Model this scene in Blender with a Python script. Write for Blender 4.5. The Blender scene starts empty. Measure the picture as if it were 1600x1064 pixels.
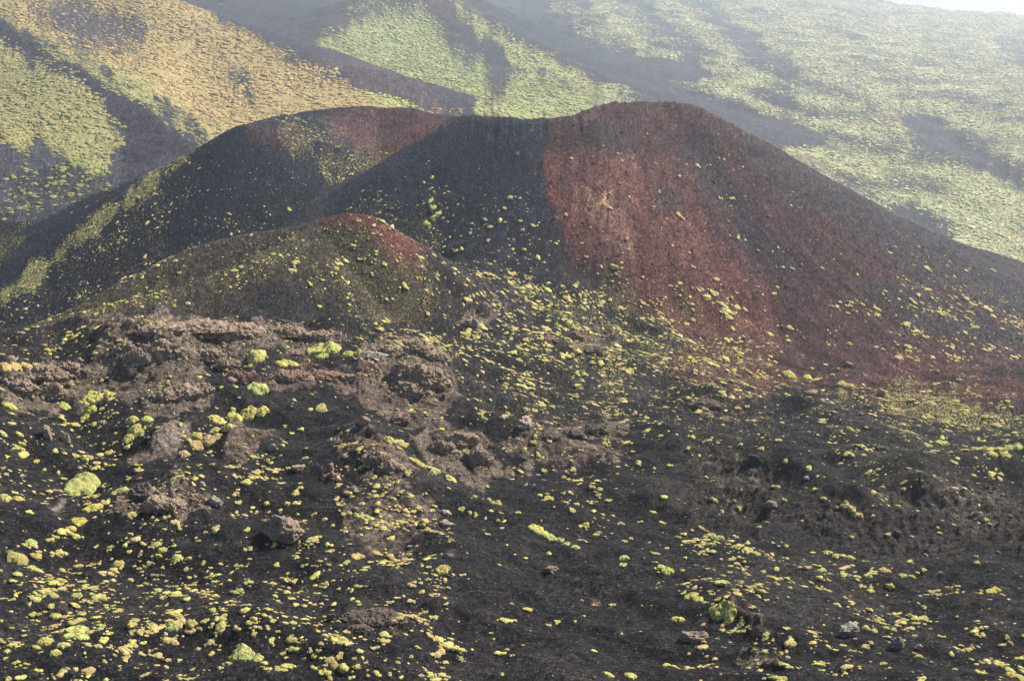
import bpy, math, time
import numpy as np
from mathutils import Vector, Matrix
T0=time.time()
Q = 0.88            # terrain grid density
rng = np.random.default_rng(7)
# ---------------------------------------------------------------- camera model
F=1900.0; TH=math.radians(16.5); CZ=40.0
CT,ST=math.cos(TH),math.sin(TH)
def ray(px,py):
    u=(np.asarray(px,float)-800)/F; v=(532-np.asarray(py,float))/F
    yy=CT+v*ST; return u/yy,(-ST+v*CT)/yy          # X/Y, (z-CZ)/Y
def P(px,py,Y):
    a,b=ray(px,py); return a*Y,Y,CZ+b*Y
def proj(x,y,z):
    dz=z-CZ; dep=y*CT-dz*ST; up=y*ST+dz*CT
    return 800+F*x/dep, 532-F*up/dep
# ---------------------------------------------------------------- noise
def _hash(ix,iy,seed):
    h=(ix.astype(np.int64)*374761393+iy.astype(np.int64)*668265263+seed*144665)&0xffffffff
    h=((h^(h>>13))*1274126177)&0xffffffff
    h=((h^(h>>15))*2246822519)&0xffffffff
    return (h^(h>>16))&0xffffffff
def perlin(x,y,seed=0):
    x=np.asarray(x,float); y=np.asarray(y,float)
    x0=np.floor(x); y0=np.floor(y); fx=x-x0; fy=y-y0
    u=fx*fx*fx*(fx*(fx*6-15)+10); v=fy*fy*fy*(fy*(fy*6-15)+10)
    def g(dx,dy):
        a=_hash(x0+dx,y0+dy,seed)*(2*math.pi/4294967296.0)
        return np.cos(a)*(fx-dx)+np.sin(a)*(fy-dy)
    n0=g(0,0)*(1-u)+g(1,0)*u; n1=g(0,1)*(1-u)+g(1,1)*u
    return (n0*(1-v)+n1*v)*1.5
def fbm(x,y,o=4,seed=0,gain=.5):
    s=0;a=1
    for i in range(o):
        s=s+a*perlin(x,y,seed+i*17); x=x*2.03+13.7; y=y*2.03-7.1; a*=gain
    return s
def ridged(x,y,o=4,seed=0,gain=.5):
    s=0;a=1
    for i in range(o):
        s=s+a*(1-2*np.abs(perlin(x,y,seed+i*17))); x=x*2.1+5.3; y=y*2.1-3.1; a*=gain
    return s
def worley(x,y,seed=0,want2=False):
    x0=np.floor(x); y0=np.floor(y)
    d1=np.full(x.shape,9.0); d2=np.full(x.shape,9.0); idv=np.zeros(x.shape)
    for dx in (-1,0,1):
        for dy in (-1,0,1):
            cx=x0+dx; cy=y0+dy; h=_hash(cx,cy,seed)
            px=cx+(h&0xffff)/65536.0; py=cy+((h>>16)&0xffff)/65536.0
            d=np.hypot(px-x,py-y); c=d<d1
            d2=np.where(c,d1,np.minimum(d2,d)); idv=np.where(c,(h&1023)/1023.0,idv); d1=np.where(c,d,d1)
    return d1,d2,idv
def sst(a,b,x):
    t=np.clip((x-a)/(b-a),0,1); return t*t*(3-2*t)
# ---------------------------------------------------------------- base surface control points (px,py,Y)
CP=[]
cols=[-250,100,400,700,1000,1300,1600,1850]
rows={1400:[40]*8,1200:[52]*8,1064:[63,63,63,63.5,64,64,64,64],900:[79,80,80,80,82,83,82,81],
 800:[93,94,95,96,98,99,99,97],700:[108,109,111,114,120,129,134,130],
 640:[117,118,120,128,143,162,172,168],590:[124,125,127,139,163,192,196,196]}
for py,ys in rows.items():
    for px,Y in zip(cols,ys): CP.append(P(px,py,Y))
CP+= [P(-250,540,133),P(100,540,135),P(300,535,137),P(450,540,141),P(600,545,150),P(760,545,165),P(900,540,179),P(1050,560,182),
      P(-150,532,140),P(0,519,144),P(120,499,146),P(260,485,148),P(400,487,150),P(520,500,152),P(610,528,160),P(700,500,178),P(745,445,193),P(760,480,184),P(850,500,188),P(640,530,161),P(700,540,165),P(950,520,192),P(830,470,200)]
def Z(px,Y,z): a=(px-800)/F; return (a*Y,Y,z)
CP+= [Z(-150,165,-22),Z(100,163,-11),Z(300,166,-10),Z(450,168,-10),Z(-150,200,-26),Z(100,200,-23),Z(300,205,-20),Z(450,200,-16),
      Z(760,225,-10),Z(850,225,-12),Z(1050,215,-20),Z(1250,225,-27),Z(1600,230,-34),Z(1850,230,-40),Z(1600,300,-46),Z(1850,300,-55),Z(1250,300,-40),Z(900,300,-25),
      Z(20,240,-25),Z(-200,240,-29),Z(200,290,-22),Z(450,300,-18),Z(650,350,-20)]
CP+= [P(0,335,325),P(160,330,330),P(-150,330,320),P(0,285,365),P(-200,285,355),P(150,285,360),P(300,285,350),P(0,215,425),P(200,215,425),P(300,215,430),P(400,190,480),P(-200,180,440),
      P(100,120,500),P(0,80,560),P(150,70,600),P(200,150,480),P(300,150,520),P(0,0,690),P(-250,0,650),P(500,170,500),P(600,165,510),P(250,90,580),P(400,120,570)]
CP+= [P(345,6,1150),P(500,60,950),P(450,90,800),P(600,135,700),P(700,140,690),P(800,165,640),P(900,170,680),P(250,-40,1500),P(500,-20,1500)]
CP+= [P(1000,110,1150),P(950,60,1400),P(1000,30,1700),P(1000,0,2000),P(850,0,1900),P(1300,0,2650),P(1600,32,2500),P(1850,60,2400),P(1150,30,1900),P(1450,60,1900),P(1600,100,1500),P(1300,60,1700),
      P(1300,200,880),P(1600,200,900),P(1850,200,900),P(1600,400,540),P(1850,420,520),P(1300,120,1200),P(1450,150,1150),P(1150,180,860),P(1400,300,660),P(1600,300,680),P(1150,240,700),P(1850,300,650)]
CP+= [Z(-250,3500,250),Z(300,3500,160),Z(800,3500,60),Z(1300,3600,-60),Z(1850,3500,-200),Z(-250,7500,100),Z(800,7500,-400),Z(1850,7500,-900),Z(1300,7500,-700)]
CP=np.array(CP)
def warp(x,y): return x/y*3.2, np.log(y)
cu,cv=warp(CP[:,0],CP[:,1])
def tps(r2): return np.where(r2>1e-12,.5*r2*np.log(np.maximum(r2,1e-12)),0)
n=len(CP); K=tps((cu[:,None]-cu)**2+(cv[:,None]-cv)**2)+np.eye(n)*2e-4
A=np.zeros((n+3,n+3)); A[:n,:n]=K; A[:n,n]=1; A[:n,n+1]=cu; A[:n,n+2]=cv; A[n:,:n]=A[:n,n:].T
# relative height scaled by distance keeps the fit even near and far
WZ=(CP[:,2]-CZ)/CP[:,1]
sol=np.linalg.solve(A,np.concatenate([WZ,[0,0,0]]))
def base(x,y):
    u,v=warp(x,y); out=sol[n]+sol[n+1]*u+sol[n+2]*v
    for i in range(n): out=out+sol[i]*tps((u-cu[i])**2+(v-cv[i])**2)
    return CZ+out*y
# ---------------------------------------------------------------- ridge layers
def dens(pts,step):
    pts=np.array(pts,float); out=[]
    for a,b in zip(pts[:-1],pts[1:]):
        m=max(2,int(np.linalg.norm((b-a)[:3])/step)+1)
        for t in np.linspace(0,1,m,endpoint=False): out.append(a+(b-a)*t)
    out.append(pts[-1]); return np.array(out)
def rl(lst,step=1.5):
    """lst of (px,py,Y,slope) -> dense world points"""
    w=[]
    for q in lst:
        if len(q)==5: a=(q[0]-800)/F; w.append((a*q[2],q[2],q[4],q[3]))    # explicit z
        else:
            x,y,z=P(q[0],q[1],q[2]); w.append((x,y,z,q[3]))
    return dens(w,step)
def ridge_h(x,y,pts,r,s2f,d1,box=None):
    out=np.full(x.shape,-1e4)
    for X,Y,Zz,s in pts:
        d=np.sqrt((x-X)**2+(y-Y)**2+r*r)-r
        sp=np.logaddexp(0,(d-d1)/6)*6
        out=np.maximum(out,Zz-s*d+s*(1-s2f)*sp)
    return out
LAY={}
# big red cone
LAY['cone']=dict(r=3.0,s2f=.62,d1=66,pts=[rl([(500,345,246,.55),(540,318,250,.6),(590,282,255,.62),(660,230,259,.64),(700,202,261,.64),(735,182,262,.66),(780,186,256,.66),(830,186,252,.66),(900,184,254,.64),(930,173,262,.6),(965,161,270,.57),(1010,161,276,.55),(1050,163,277,.54),(1075,167,276,.54),(1100,181,275,.54)]),
   rl([(1100,181,275,.54),(1200,242,273,.55),(1300,295,272,.56),(1400,349,270,.56),(1500,406,268,.55),(1600,466,266,.54),(1750,560,262,.5)],3),
   rl([(1100,0,275,.54,10.5),(1080,0,300,.5,8),(1000,0,318,.5,5),(880,0,315,.5,4),(780,0,300,.5,5),(735,0,262,.6,12)],5)])
# small cone with its long shoulders
LAY['small']=dict(r=4.0,s2f=1.35,d1=13,pts=[rl([(-60,552,168,.6),(60,507,172,.6),(130,482,176,.6),(200,446,180,.6),(250,418,184,.6),(310,389,187,.6),(380,366,190,.6),(440,361,189,.6),(490,347,188,.7),(515,337,187,.8),(540,332,186,.85),(565,335,186,.85),(600,358,187,.85),(640,380,187,.9),(668,398,186,1.0),(684,409,185,1.15)]),
   rl([(500,352,184,.75),(470,372,179,.7),(420,398,174,.7),(360,424,171,.62),(300,443,169,.6),(230,461,166,.6),(150,486,163,.6),(60,508,159,.6),(-30,535,154,.6)])])
# cratered hill behind on the left
LAY['crater']=dict(r=3.0,s2f=.45,d1=70,pts=[rl([(-40,535,226,.6),(30,478,234,.7),(66,446,240,.72),(134,388,251,.74),(226,308,264,.74),(314,242,274,.7),(350,213,278,.64),(385,194,280,.62),(415,199,283,.62),(470,215,287,.6),(520,228,291,.58),(560,237,296,.55),(600,233,300,.55),(640,210,303,.58),(680,190,306,.58),(712,182,308,.58)]),
   rl([(385,194,280,.6),(410,190,292,.5),(440,182,315,.45),(480,175,335,.45),(530,169,345,.45),(580,166,350,.45),(640,170,348,.45),(690,180,338,.45),(712,182,308,.5)],3)])
# long tan ridge
LAY['tan']=dict(r=12,s2f=1.3,d1=60,pts=[rl([(60,-50,820,.3),(190,-6,740,.3),(240,4,720,.3),(300,28,690,.3),(400,66,640,.3),(470,92,600,.32),(510,103,585,.34),(560,110,575,.34),(600,118,565,.36),(650,137,545,.36),(700,164,525,.36),(760,200,505,.36)],5)])
# far cone
LAY['far']=dict(r=15,s2f=.5,d1=160,pts=[rl([(430,92,880,.3),(480,62,960,.32),(540,30,1040,.36),(590,3,1110,.38),(620,-25,1150,.4),(660,-25,1150,.4),(700,-2,1120,.38),(760,38,1050,.36),(850,85,970,.32),(950,130,890,.3),(1060,162,830,.28),(1130,200,790,.26)],9)])
# gully shoulders at far left
LAY['left']=dict(r=6,s2f=.7,d1=30,pts=[rl([(-200,180,380,.3),(-60,258,358,.3),(0,284,350,.3),(50,279,350,.3),(100,265,352,.32),(128,252,356,.32)],5),
   rl([(-80,335,305,.3),(0,329,308,.3),(80,325,310,.35),(130,324,312,.35),(170,322,314,.35)],4),
   rl([(-80,384,272,.3),(0,381,274,.3),(50,380,276,.35),(85,372,280,.35)],4)])
LN=['cone','small','crater','tan','far','left']
# foreground mounds: polyline in photo pixels, height, radius (m)
MD=[]
def md(lst,h,r,r2=None,front=None):
    w=dens([P(*q) for q in lst] if len(lst)>1 else [P(*lst[0]),P(lst[0][0]+1,lst[0][1],lst[0][2])],1.5); MD.append((w[:,:2],h,r,front))
md([(610,555,147),(660,560,148)],2.2,6.5)
md([(640,600,135),(680,610,133)],1.6,5)
md([(690,690,118),(740,690,119)],2.2,4.5)
md([(580,700,113),(610,712,112)],1.5,3.2)
md([(590,760,104),(640,780,102)],1.5,5)
md([(510,650,118),(560,680,115)],.8,5)
md([(210,780,97),(270,775,98)],1.1,4)
md([(40,590,124),(110,570,127)],1.7,4.5)
md([(200,550,133),(270,560,132)],1.6,5)
md([(270,610,121),(310,610,121)],1.3,3.6)
md([(430,590,126),(520,590,127)],.9,5)
md([(240,690,109),(300,655,115)],.7,2.2)
md([(380,670,112),(430,640,117)],.9,3)
md([(250,499,146),(330,493,149),(420,497,150),(520,509,152)],.7,4)
md([(820,680,120),(960,670,126)],2.0,6)
md([(1080,715,120),(1150,722,118),(1200,765,109)],2.8,5.0)
md([(1210,745,115),(1270,790,106),(1340,820,101)],1.9,3.2)
md([(1330,735,119),(1400,775,111),(1430,800,105)],2.0,3.6)
md([(1460,760,112),(1530,755,115),(1620,770,113)],2.8,6)
md([(1130,640,150),(1240,660,150),(1350,690,142)],2.4,7)
md([(950,560,175),(1050,575,172)],1.2,8)
md([(1290,930,79),(1370,950,77)],.5,1.3)
md([(1140,960,75),(1210,1000,71)],.6,1.6)
md([(1180,1030,67),(1240,1070,63)],.6,1.6)
md([(200,1000,70),(400,1010,69)],.4,3)
md([(700,490,180),(740,470,187),(765,460,190)],1.3,4.5)
md([(880,540,186),(930,530,188)],1.5,6)
md([(600,905,80),(720,900,81)],.5,4)
md([(0,700,108),(60,690,109)],.9,5)
def mounds(x,y):
    out=np.zeros(x.shape)
    for w,h,r,f in MD:
        m=(x>w[:,0].min()-3*r)&(x<w[:,0].max()+3*r)&(y>w[:,1].min()-3*r)&(y<w[:,1].max()+3*r)
        if not m.any(): continue
        d2=np.full(m.sum(),1e9)
        for a in w: d2=np.minimum(d2,(x[m]-a[0])**2+(y[m]-a[1])**2)
        out[m]+=h*np.exp(-d2/(r*r)*1.2)
    return out
def H_layers(x,y):
    hs=[base(x,y)]
    for k in LN:
        L=LAY[k]; h=np.full(x.shape,-1e4)
        pp=np.concatenate(L['pts']); rad=dict(cone=150,small=60,crater=150,tan=260,far=420,left=70)[k]
        m=(x>pp[:,0].min()-rad)&(x<pp[:,0].max()+rad)&(y>pp[:,1].min()-rad)&(y<pp[:,1].max()+rad)
        if m.any(): h[m]=ridge_h(x[m],y[m],pp,L['r'],L['s2f'],L['d1'])
        hs.append(h)
    return np.stack(hs)
KS=dict()
def combine(hs,y):
    k=1.0+np.clip((y-165)/60,0,1)*.9+np.clip((y-300)/300,0,4)
    m=hs.max(0); return m+k*np.log(np.exp((hs-m)/k).sum(0))-0
# ---------------------------------------------------------------- masks drawn as outlines on the slopes
def pmask(px,py,poly,soft=8,jit=None):
    poly=np.array(poly,float); out=np.zeros(px.shape,np.float64)
    m=(px>poly[:,0].min()-2*soft)&(px<poly[:,0].max()+2*soft)&(py>poly[:,1].min()-2*soft)&(py<poly[:,1].max()+2*soft)
    if not m.any(): return out
    x=px[m]; y=py[m]; ins=np.zeros(x.shape,bool); dm=np.full(x.shape,1e9)
    for (ax,ay),(bx,by) in zip(poly,np.roll(poly,-1,0)):
        c=((ay>y)!=(by>y))
        with np.errstate(all='ignore'): xi=(bx-ax)*(y-ay)/((by-ay) if by!=ay else 1e-9)+ax
        ins^=c&(x<xi)
        ex,ey=bx-ax,by-ay; L=ex*ex+ey*ey+1e-9; t=np.clip(((x-ax)*ex+(y-ay)*ey)/L,0,1)
        dm=np.minimum(dm,(x-ax-t*ex)**2+(y-ay-t*ey)**2)
    d=np.sqrt(dm)*np.where(ins,1,-1)
    if jit is not None: d=d+jit[m]*soft*1.6
    out[m]=sst(-soft,soft,d); return out
G,CO,SM,CR,TA,FA,LE=range(7)     # ground, cone, small, crater, tan, far, left
ROCK=[ # polygon, weight, softness
 ([(130,505),(260,488),(400,492),(520,508),(560,530),(520,560),(430,565),(330,575),(335,640),(230,645),(170,600),(130,645),(0,645),(0,585),(90,560),(180,540)],.75,16),
 ([(20,600),(100,560),(160,570),(100,640),(20,635)],1,8),([(180,560),(260,520),(300,560),(240,600),(170,590)],1,8),([(210,610),(300,590),(335,615),(300,640),(220,635)],1,8),
 ([(560,540),(640,528),(700,550),(725,630),(640,665),(560,620)],1,10),
 ([(200,720),(250,672),(310,655),(300,685),(240,710)],.9,5),([(345,715),(360,650),(440,650),(420,690),(385,735)],.7,10),
 ([(550,690),(610,695),(650,735),(600,755)],.9,8),([(640,690),(690,650),(760,680),(790,740),(740,765),(690,735)],.9,9),
 ([(780,690),(870,660),(1010,650),(960,715),(860,730)],.5,14),([(190,780),(270,745),(335,780),(320,820),(160,815)],.8,12),
 ([(500,770),(600,730),(690,790),(640,860),(540,850)],.5,18),([(1070,715),(1170,720),(1210,790),(1150,795)],.45,10),
 ([(1200,760),(1260,775),(1350,815),(1370,835),(1280,815)],.5,7),([(1350,740),(1430,790),(1440,820),(1390,790)],.45,7),
 ([(1440,755),(1540,745),(1640,765),(1640,850),(1500,840)],.5,14),([(480,700),(560,660),(600,690),(540,740)],.5,12),
 ([(390,590),(560,580),(560,610),(400,620)],.7,10),([(900,900),(940,900),(945,925),(900,925)],.4,8),
 ([(530,940),(640,950),(640,985),(540,985)],.4,9),([(1260,925),(1300,925),(1380,965),(1330,955)],.7,5),([(1120,940),(1160,950),(1240,1010),(1180,990)],.6,6),([(1160,1020),(1240,1060),(1230,1080),(1150,1040)],.8,6),
 ([(700,455),(760,440),(790,480),(760,520),(700,510)],.7,9),([(880,520),(930,510),(970,545),(900,555)],.7,8),([(440,570),(480,560),(540,570),(530,590),(450,590)],.5,8),
 ([(0,960),(60,955),(60,975),(0,980)],.4,5),([(1060,630),(1130,620),(1200,640),(1260,660),(1140,660)],.4,10)]
def surface(x,y,need=True):
    """height, layer, colour, roughness (rockiness), veg density fields for flat arrays x,y"""
    hs=H_layers(x,y)
    near=(y<260)
    if near.any():
        hs[0][near]+=mounds(x[near],y[near])
    z=combine(hs,y); lay=hs.argmax(0)
    oth=hs[1:].max(0); wg=sst(-2.2,2.2,hs[0]-oth)      # 1 on open ground, 0 on the cones, eased between
    px,py=proj(x,y,z)
    sc=np.clip(y/120,.5,12)
    jx,jy=x/sc,y/sc
    jit=fbm(jx/3.5,jy/3.5,4,3)
    rock=np.zeros(x.shape)
    m0=(lay==G)&(y<235)
    idx=np.where(m0)[0]
    for poly,w,s in ROCK:
        rock[idx]=np.maximum(rock[idx],w*pmask(px[idx],py[idx],poly,s,jit[idx]))
    rg=ridged(x/3.1,y/3.1,5,11)
    # slow undulation + gravel-scale lumps
    det=np.zeros(x.shape)
    nr=y<420
    xn,yn=x[nr],y[nr]
    amp=.45+.55*wg[nr]
    det[nr]+=amp*(.85*fbm(xn/11,yn/11,2,5)+.30*fbm(xn/3.6,yn/3.6,3,6)+.05*fbm(xn/.7,yn/.7,3,8))
    det[nr]+=wg[nr]*.75*fbm((xn*.55+yn*.83)/8.5,(xn*.83-yn*.55)/30,3,12)
    rr=rock[nr]
    wk,w2,wi=worley(xn/1.5+.5*fbm(xn/1.3,yn/1.3,2,21),yn/1.5+.5*fbm(xn/1.3+9,yn/1.3,2,22),31)
    wk2,w22,wi2=worley(xn/.55+.3*perlin(xn*2,yn*2,3),yn/.55,33)
    det[nr]+=rr*(.30*rg[nr]*.6+.42*(wi-.3)*np.clip((w2-wk)*4,0,1)+.17*(wi2-.3)*np.clip((w22-wk2)*4,0,1)+.05*fbm(xn*3,yn*3,2,9)-.1)
    fr=~nr
    det[fr]+=fbm(x[fr]/60,y[fr]/60,4,41)*(y[fr]/420)*1.2+ridged(x[fr]/22,y[fr]/22,2,44)*.35
    e4=fr&(x/y>-.02)&(wg>0)
    det[e4]+=ridged((x[e4]+.45*y[e4])/75,(x[e4]*.45-y[e4])/190,4,47)*np.clip((y[e4]-450)/400,0,1)*4.5*wg[e4]*sst(-.02,.03,x[e4]/y[e4])
    # eroded rills on right-hand scarps of the foreground
    sc1=np.zeros(x.shape)
    for poly in ([(1060,700),(1230,735),(1250,830),(1080,800)],[(1200,740),(1420,790),(1460,860),(1230,850)],[(1430,745),(1650,755),(1650,870),(1430,860)]):
        sc1[idx]=np.maximum(sc1[idx],pmask(px[idx],py[idx],poly,22,jit[idx]))
    det+=sc1*(.34*ridged((x-.55*y)/2.6,(x*.4+y)/6,5,51)+.12*ridged(x/.9,y/.9,3,52)-.35)
    sn=sc1>.02; xs_,ys_=x[sn],y[sn]; a_=worley(xs_/1.1+.4*perlin(xs_,ys_,7),ys_/1.1,53); b_=worley(xs_/.45,ys_/.45,54)
    det[sn]+=sc1[sn]*(.30*(a_[2]-.5)*np.clip((a_[1]-a_[0])*5,0,1)+.13*(b_[2]-.5)*np.clip((b_[1]-b_[0])*5,0,1))
    # strata ledges + rills on the cone
    c=lay==CO
    if c.any():
        lx,ly=px[c],py[c]
        st=pmask(lx,ly,[(880,195),(960,190),(1010,205),(1030,238),(960,232),(890,222)],9)+pmask(lx,ly,[(1065,195),(1110,195),(1130,225),(1080,225)],8)
        zz=z[c]+.5*fbm(x[c]/6,y[c]/6,2,61)
        det[c]+=st*(.5*np.abs(((zz/1.3)%1)-.5)*2+.30*ridged(x[c]/1.8,y[c]/1.8,4,62)-.3)
        rim=sst(6,11,z[c]); det[c]+=rim*(.30*ridged(x[c]/2.5,y[c]/2.5,4,69)-.1)
        ang=np.arctan2(x[c]-22,y[c]-280)
        det[c]+=(1-wg[c])*.12*ridged(ang*11+.4*fbm(x[c]/15,y[c]/15,2,66),z[c]/26,3,63)*sst(14,2,z[c])+.10*ridged(ang*40+.5*fbm(x[c]/9,y[c]/9,2,67),z[c]/16,2,68)
    # gullies on the far slopes
    gul=np.zeros(x.shape); f=(y>480)
    for poly in GUL_:
        gul[f]=np.maximum(gul[f],pmask(px[f],py[f],poly,15,jit[f]*.5))
    det-=gul*(1.0+y/450)*wg
    z=z+det
    return z,lay,px,py,jit,rock,sc1,gul,rg
GUL_=[[(700,-20),(830,-20),(820,30),(900,62),(985,90),(1010,112),(1060,128),(1085,148),(1120,165),(1175,200),(1215,232),(1190,240),(1120,200),(1060,160),(1000,140),(930,110),(860,82),(800,50)],
 [(1060,-10),(1090,-10),(1150,45),(1200,85),(1265,130),(1340,152),(1400,175),(1450,190),(1500,225),(1560,258),(1620,300),(1620,312),(1540,270),(1480,248),(1430,235),(1400,190),(1330,165),(1250,142),(1190,100),(1130,60)],
 [(970,-5),(1000,-5),(1040,40),(1110,90),(1080,90),(1020,45)],[(1190,150),(1215,150),(1290,190),(1260,200)],[(1060,80),(1090,85),(1085,140),(1060,130)],[(1560,70),(1660,95),(1660,110),(1580,88)],[(1380,320),(1420,325),(1480,365),(1440,362)]]
SUN_AZ,SUN_EL,SUN_E,SUN_ANG=50,42,5.0,1.0
SKY_DUST,SKY_S,EXPO=1.0,.075,1.27
HAZE,HCOL,HANI=.00038,(.86,.93,1,1),.68
# ---------------------------------------------------------------- colours of the ground
def lerp(a,b,t): return a+(np.asarray(b)-a)*t[:,None]
def colours(x,y,z,lay,px,py,jit,rock,sc1,gul,rg):
    n=len(x); big=fbm(x/18,y/18,4,71); fin=fbm(x/2.2,y/2.2,4,72)
    ash=np.array([.0135,.0128,.0140]); col=np.tile(ash,(n,1))
    veg=np.zeros(n)          # fine plant speckle 0..1
    vc=np.tile(np.array([.26,.235,.085]),(n,1))
    g=lay==G
    col=lerp(col,[.030,.0275,.026],sst(-.1,.9,big)*.6)
    col=lerp(col,[.048,.038,.031],sst(.2,.9,fin)*.35*(y<260))
    rv=np.clip(.5+.45*fin+.25*jit,0,1)
    rcol=np.array([.055,.044,.036])*(1-rv[:,None])+np.array([.200,.155,.120])*rv[:,None]
    # some outcrops redder
    red=sst(.1,.6,perlin(x/14,y/14,81)); rcol=lerp(rcol,[.135,.085,.066],red*.55)
    rk=sst(.30,.72,rock*.95+.30*fbm(x/1.1,y/1.1,4,75)+.18*fbm(x/4.5,y/4.5,3,76)*(rock>.02)); col=col+(rcol-col)*(rk*.92)[:,None]
    col=lerp(col,[.044,.038,.034],sc1*.5)
    sf=np.clip(y/170,1,9); hf=fbm(x/1.6/sf,y/3.2/sf,4,77)*1.0; hf2=fbm(x/6/sf,y/11/sf,4,78)*1.1
    bk=np.where(y>300,.45,1.0)
    def brk(m): return np.clip(m+m*(1-m)*4*bk*(.55*hf+.45*hf2),0,1)
    wrp=22*np.clip(fbm(x/7,z/9,4,83),-1.5,1.5)+9*fbm(x/1.5,z/2.5,3,84)
    def pm(poly,s=10,lays=None,j=.6):
        m=np.ones(n,bool) if lays is None else np.isin(lay,lays)
        o=np.zeros(n); 
        pxx=px+(wrp if lays is not None and CO in lays else 0)
        if m.any(): o[m]=pmask(pxx[m],py[m],poly,s*(3.0 if lays is not None and (FA in lays or TA in lays or LE in lays) else 2.0),jit[m]*j)
        return brk(o)
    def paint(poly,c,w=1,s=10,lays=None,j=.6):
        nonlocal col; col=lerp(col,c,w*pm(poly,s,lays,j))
    def vegp(poly,d,c=None,s=10,lays=None,j=1.0):
        nonlocal veg,vc
        m=pm(poly,s,lays,j); 
        if c is not None: vc=lerp(vc,c,m)
        veg=np.maximum(veg,d*m)
    TANV=[.34,.27,.12]; OL=[.25,.24,.085]; YG=[.31,.34,.11]; GR=[.20,.26,.085]
    # pale streak slabs
    for p_ in ([(205,718),(250,680),(305,658),(290,690),(240,712)],[(75,800),(95,790),(100,785),(85,808)]): paint(p_,[.21,.175,.145],.7,4,[G])
    # ---- cone
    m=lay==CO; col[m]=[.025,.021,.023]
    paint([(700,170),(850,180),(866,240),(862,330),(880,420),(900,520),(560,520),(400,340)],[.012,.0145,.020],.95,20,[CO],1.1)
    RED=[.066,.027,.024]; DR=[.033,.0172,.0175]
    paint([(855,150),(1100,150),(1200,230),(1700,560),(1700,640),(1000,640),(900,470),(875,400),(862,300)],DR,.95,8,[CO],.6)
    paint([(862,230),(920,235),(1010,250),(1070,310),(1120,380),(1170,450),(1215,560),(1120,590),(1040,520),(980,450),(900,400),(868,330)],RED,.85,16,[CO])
    paint([(880,260),(950,250),(1010,300),(1060,370),(1040,400),(960,360),(900,330)],[.080,.038,.031],.6,16,[CO])
    paint([(905,290),(925,300),(950,310),(985,345),(1000,400),(960,385),(930,340),(905,320)],[.12,.066,.048],.6,9,[CO])
    paint([(862,290),(872,300),(892,335),(900,372),(885,370),(868,330)],[.12,.036,.030],.45,8,[CO])
    paint([(912,292),(922,300),(930,312),(920,318)],[.36,.22,.10],.6,2.0,[CO]); paint([(944,306),(958,308),(962,322),(950,322)],[.36,.22,.11],.6,2.5,[CO])
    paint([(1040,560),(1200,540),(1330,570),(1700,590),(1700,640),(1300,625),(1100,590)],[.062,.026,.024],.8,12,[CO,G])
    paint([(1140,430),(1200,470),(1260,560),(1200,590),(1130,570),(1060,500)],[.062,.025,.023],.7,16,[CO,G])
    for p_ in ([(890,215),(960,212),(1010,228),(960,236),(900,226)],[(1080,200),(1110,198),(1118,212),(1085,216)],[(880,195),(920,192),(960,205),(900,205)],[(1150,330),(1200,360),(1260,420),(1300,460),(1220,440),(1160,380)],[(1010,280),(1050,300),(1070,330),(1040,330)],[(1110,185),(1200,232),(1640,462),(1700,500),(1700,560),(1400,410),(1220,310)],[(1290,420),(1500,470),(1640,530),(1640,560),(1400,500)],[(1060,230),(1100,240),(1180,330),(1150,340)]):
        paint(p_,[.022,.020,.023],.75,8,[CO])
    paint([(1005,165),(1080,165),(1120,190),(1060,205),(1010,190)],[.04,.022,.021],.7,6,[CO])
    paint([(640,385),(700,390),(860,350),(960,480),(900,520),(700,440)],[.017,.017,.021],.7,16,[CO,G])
    vegp([(860,455),(960,430),(1060,470),(1150,520),(1300,545),(1100,600),(960,600),(850,540)],.5,[.22,.22,.10],18,[CO,G])
    vegp([(720,240),(860,330),(850,420),(700,380),(560,330)],.25,[.14,.13,.09],20,[CO])
    vegp([(500,345),(560,340),(600,320),(740,370),(700,400),(640,390)],.5,[.20,.18,.08],14,[CO])
    cm=lay==CO; an=np.arctan2(x-22,y-280); st=ridged(an*26+.5*fbm(x/8,y/8,2,66),z/22,3,79)*.5+ridged(an*9+.6*fbm(x/14,y/14,2,65),z/40,2,80)*.35; col=np.where(cm[:,None],col*np.clip(1+.42*st,.45,1.7)[:,None],col)
    # ---- small cone
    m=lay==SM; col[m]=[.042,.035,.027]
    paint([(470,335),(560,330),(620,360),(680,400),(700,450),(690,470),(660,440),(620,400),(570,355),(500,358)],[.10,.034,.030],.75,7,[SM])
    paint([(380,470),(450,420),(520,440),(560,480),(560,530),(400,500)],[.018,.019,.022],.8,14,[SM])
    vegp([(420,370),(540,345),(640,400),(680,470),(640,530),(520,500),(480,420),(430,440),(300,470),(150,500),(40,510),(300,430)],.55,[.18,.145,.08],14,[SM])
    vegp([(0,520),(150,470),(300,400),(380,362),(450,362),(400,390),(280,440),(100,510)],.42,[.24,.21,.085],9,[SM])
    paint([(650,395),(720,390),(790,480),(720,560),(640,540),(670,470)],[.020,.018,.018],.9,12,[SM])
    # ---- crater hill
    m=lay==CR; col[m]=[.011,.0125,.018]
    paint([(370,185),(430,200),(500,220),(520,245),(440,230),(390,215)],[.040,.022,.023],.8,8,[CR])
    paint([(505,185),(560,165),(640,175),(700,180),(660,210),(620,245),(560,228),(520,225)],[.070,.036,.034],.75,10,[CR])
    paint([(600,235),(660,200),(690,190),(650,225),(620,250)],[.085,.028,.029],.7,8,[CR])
    vegp([(395,192),(480,174),(540,170),(500,190),(520,225),(600,240),(640,225),(640,262),(560,330),(500,300),(430,230)],.55,[.23,.22,.10],9,[CR])
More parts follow.
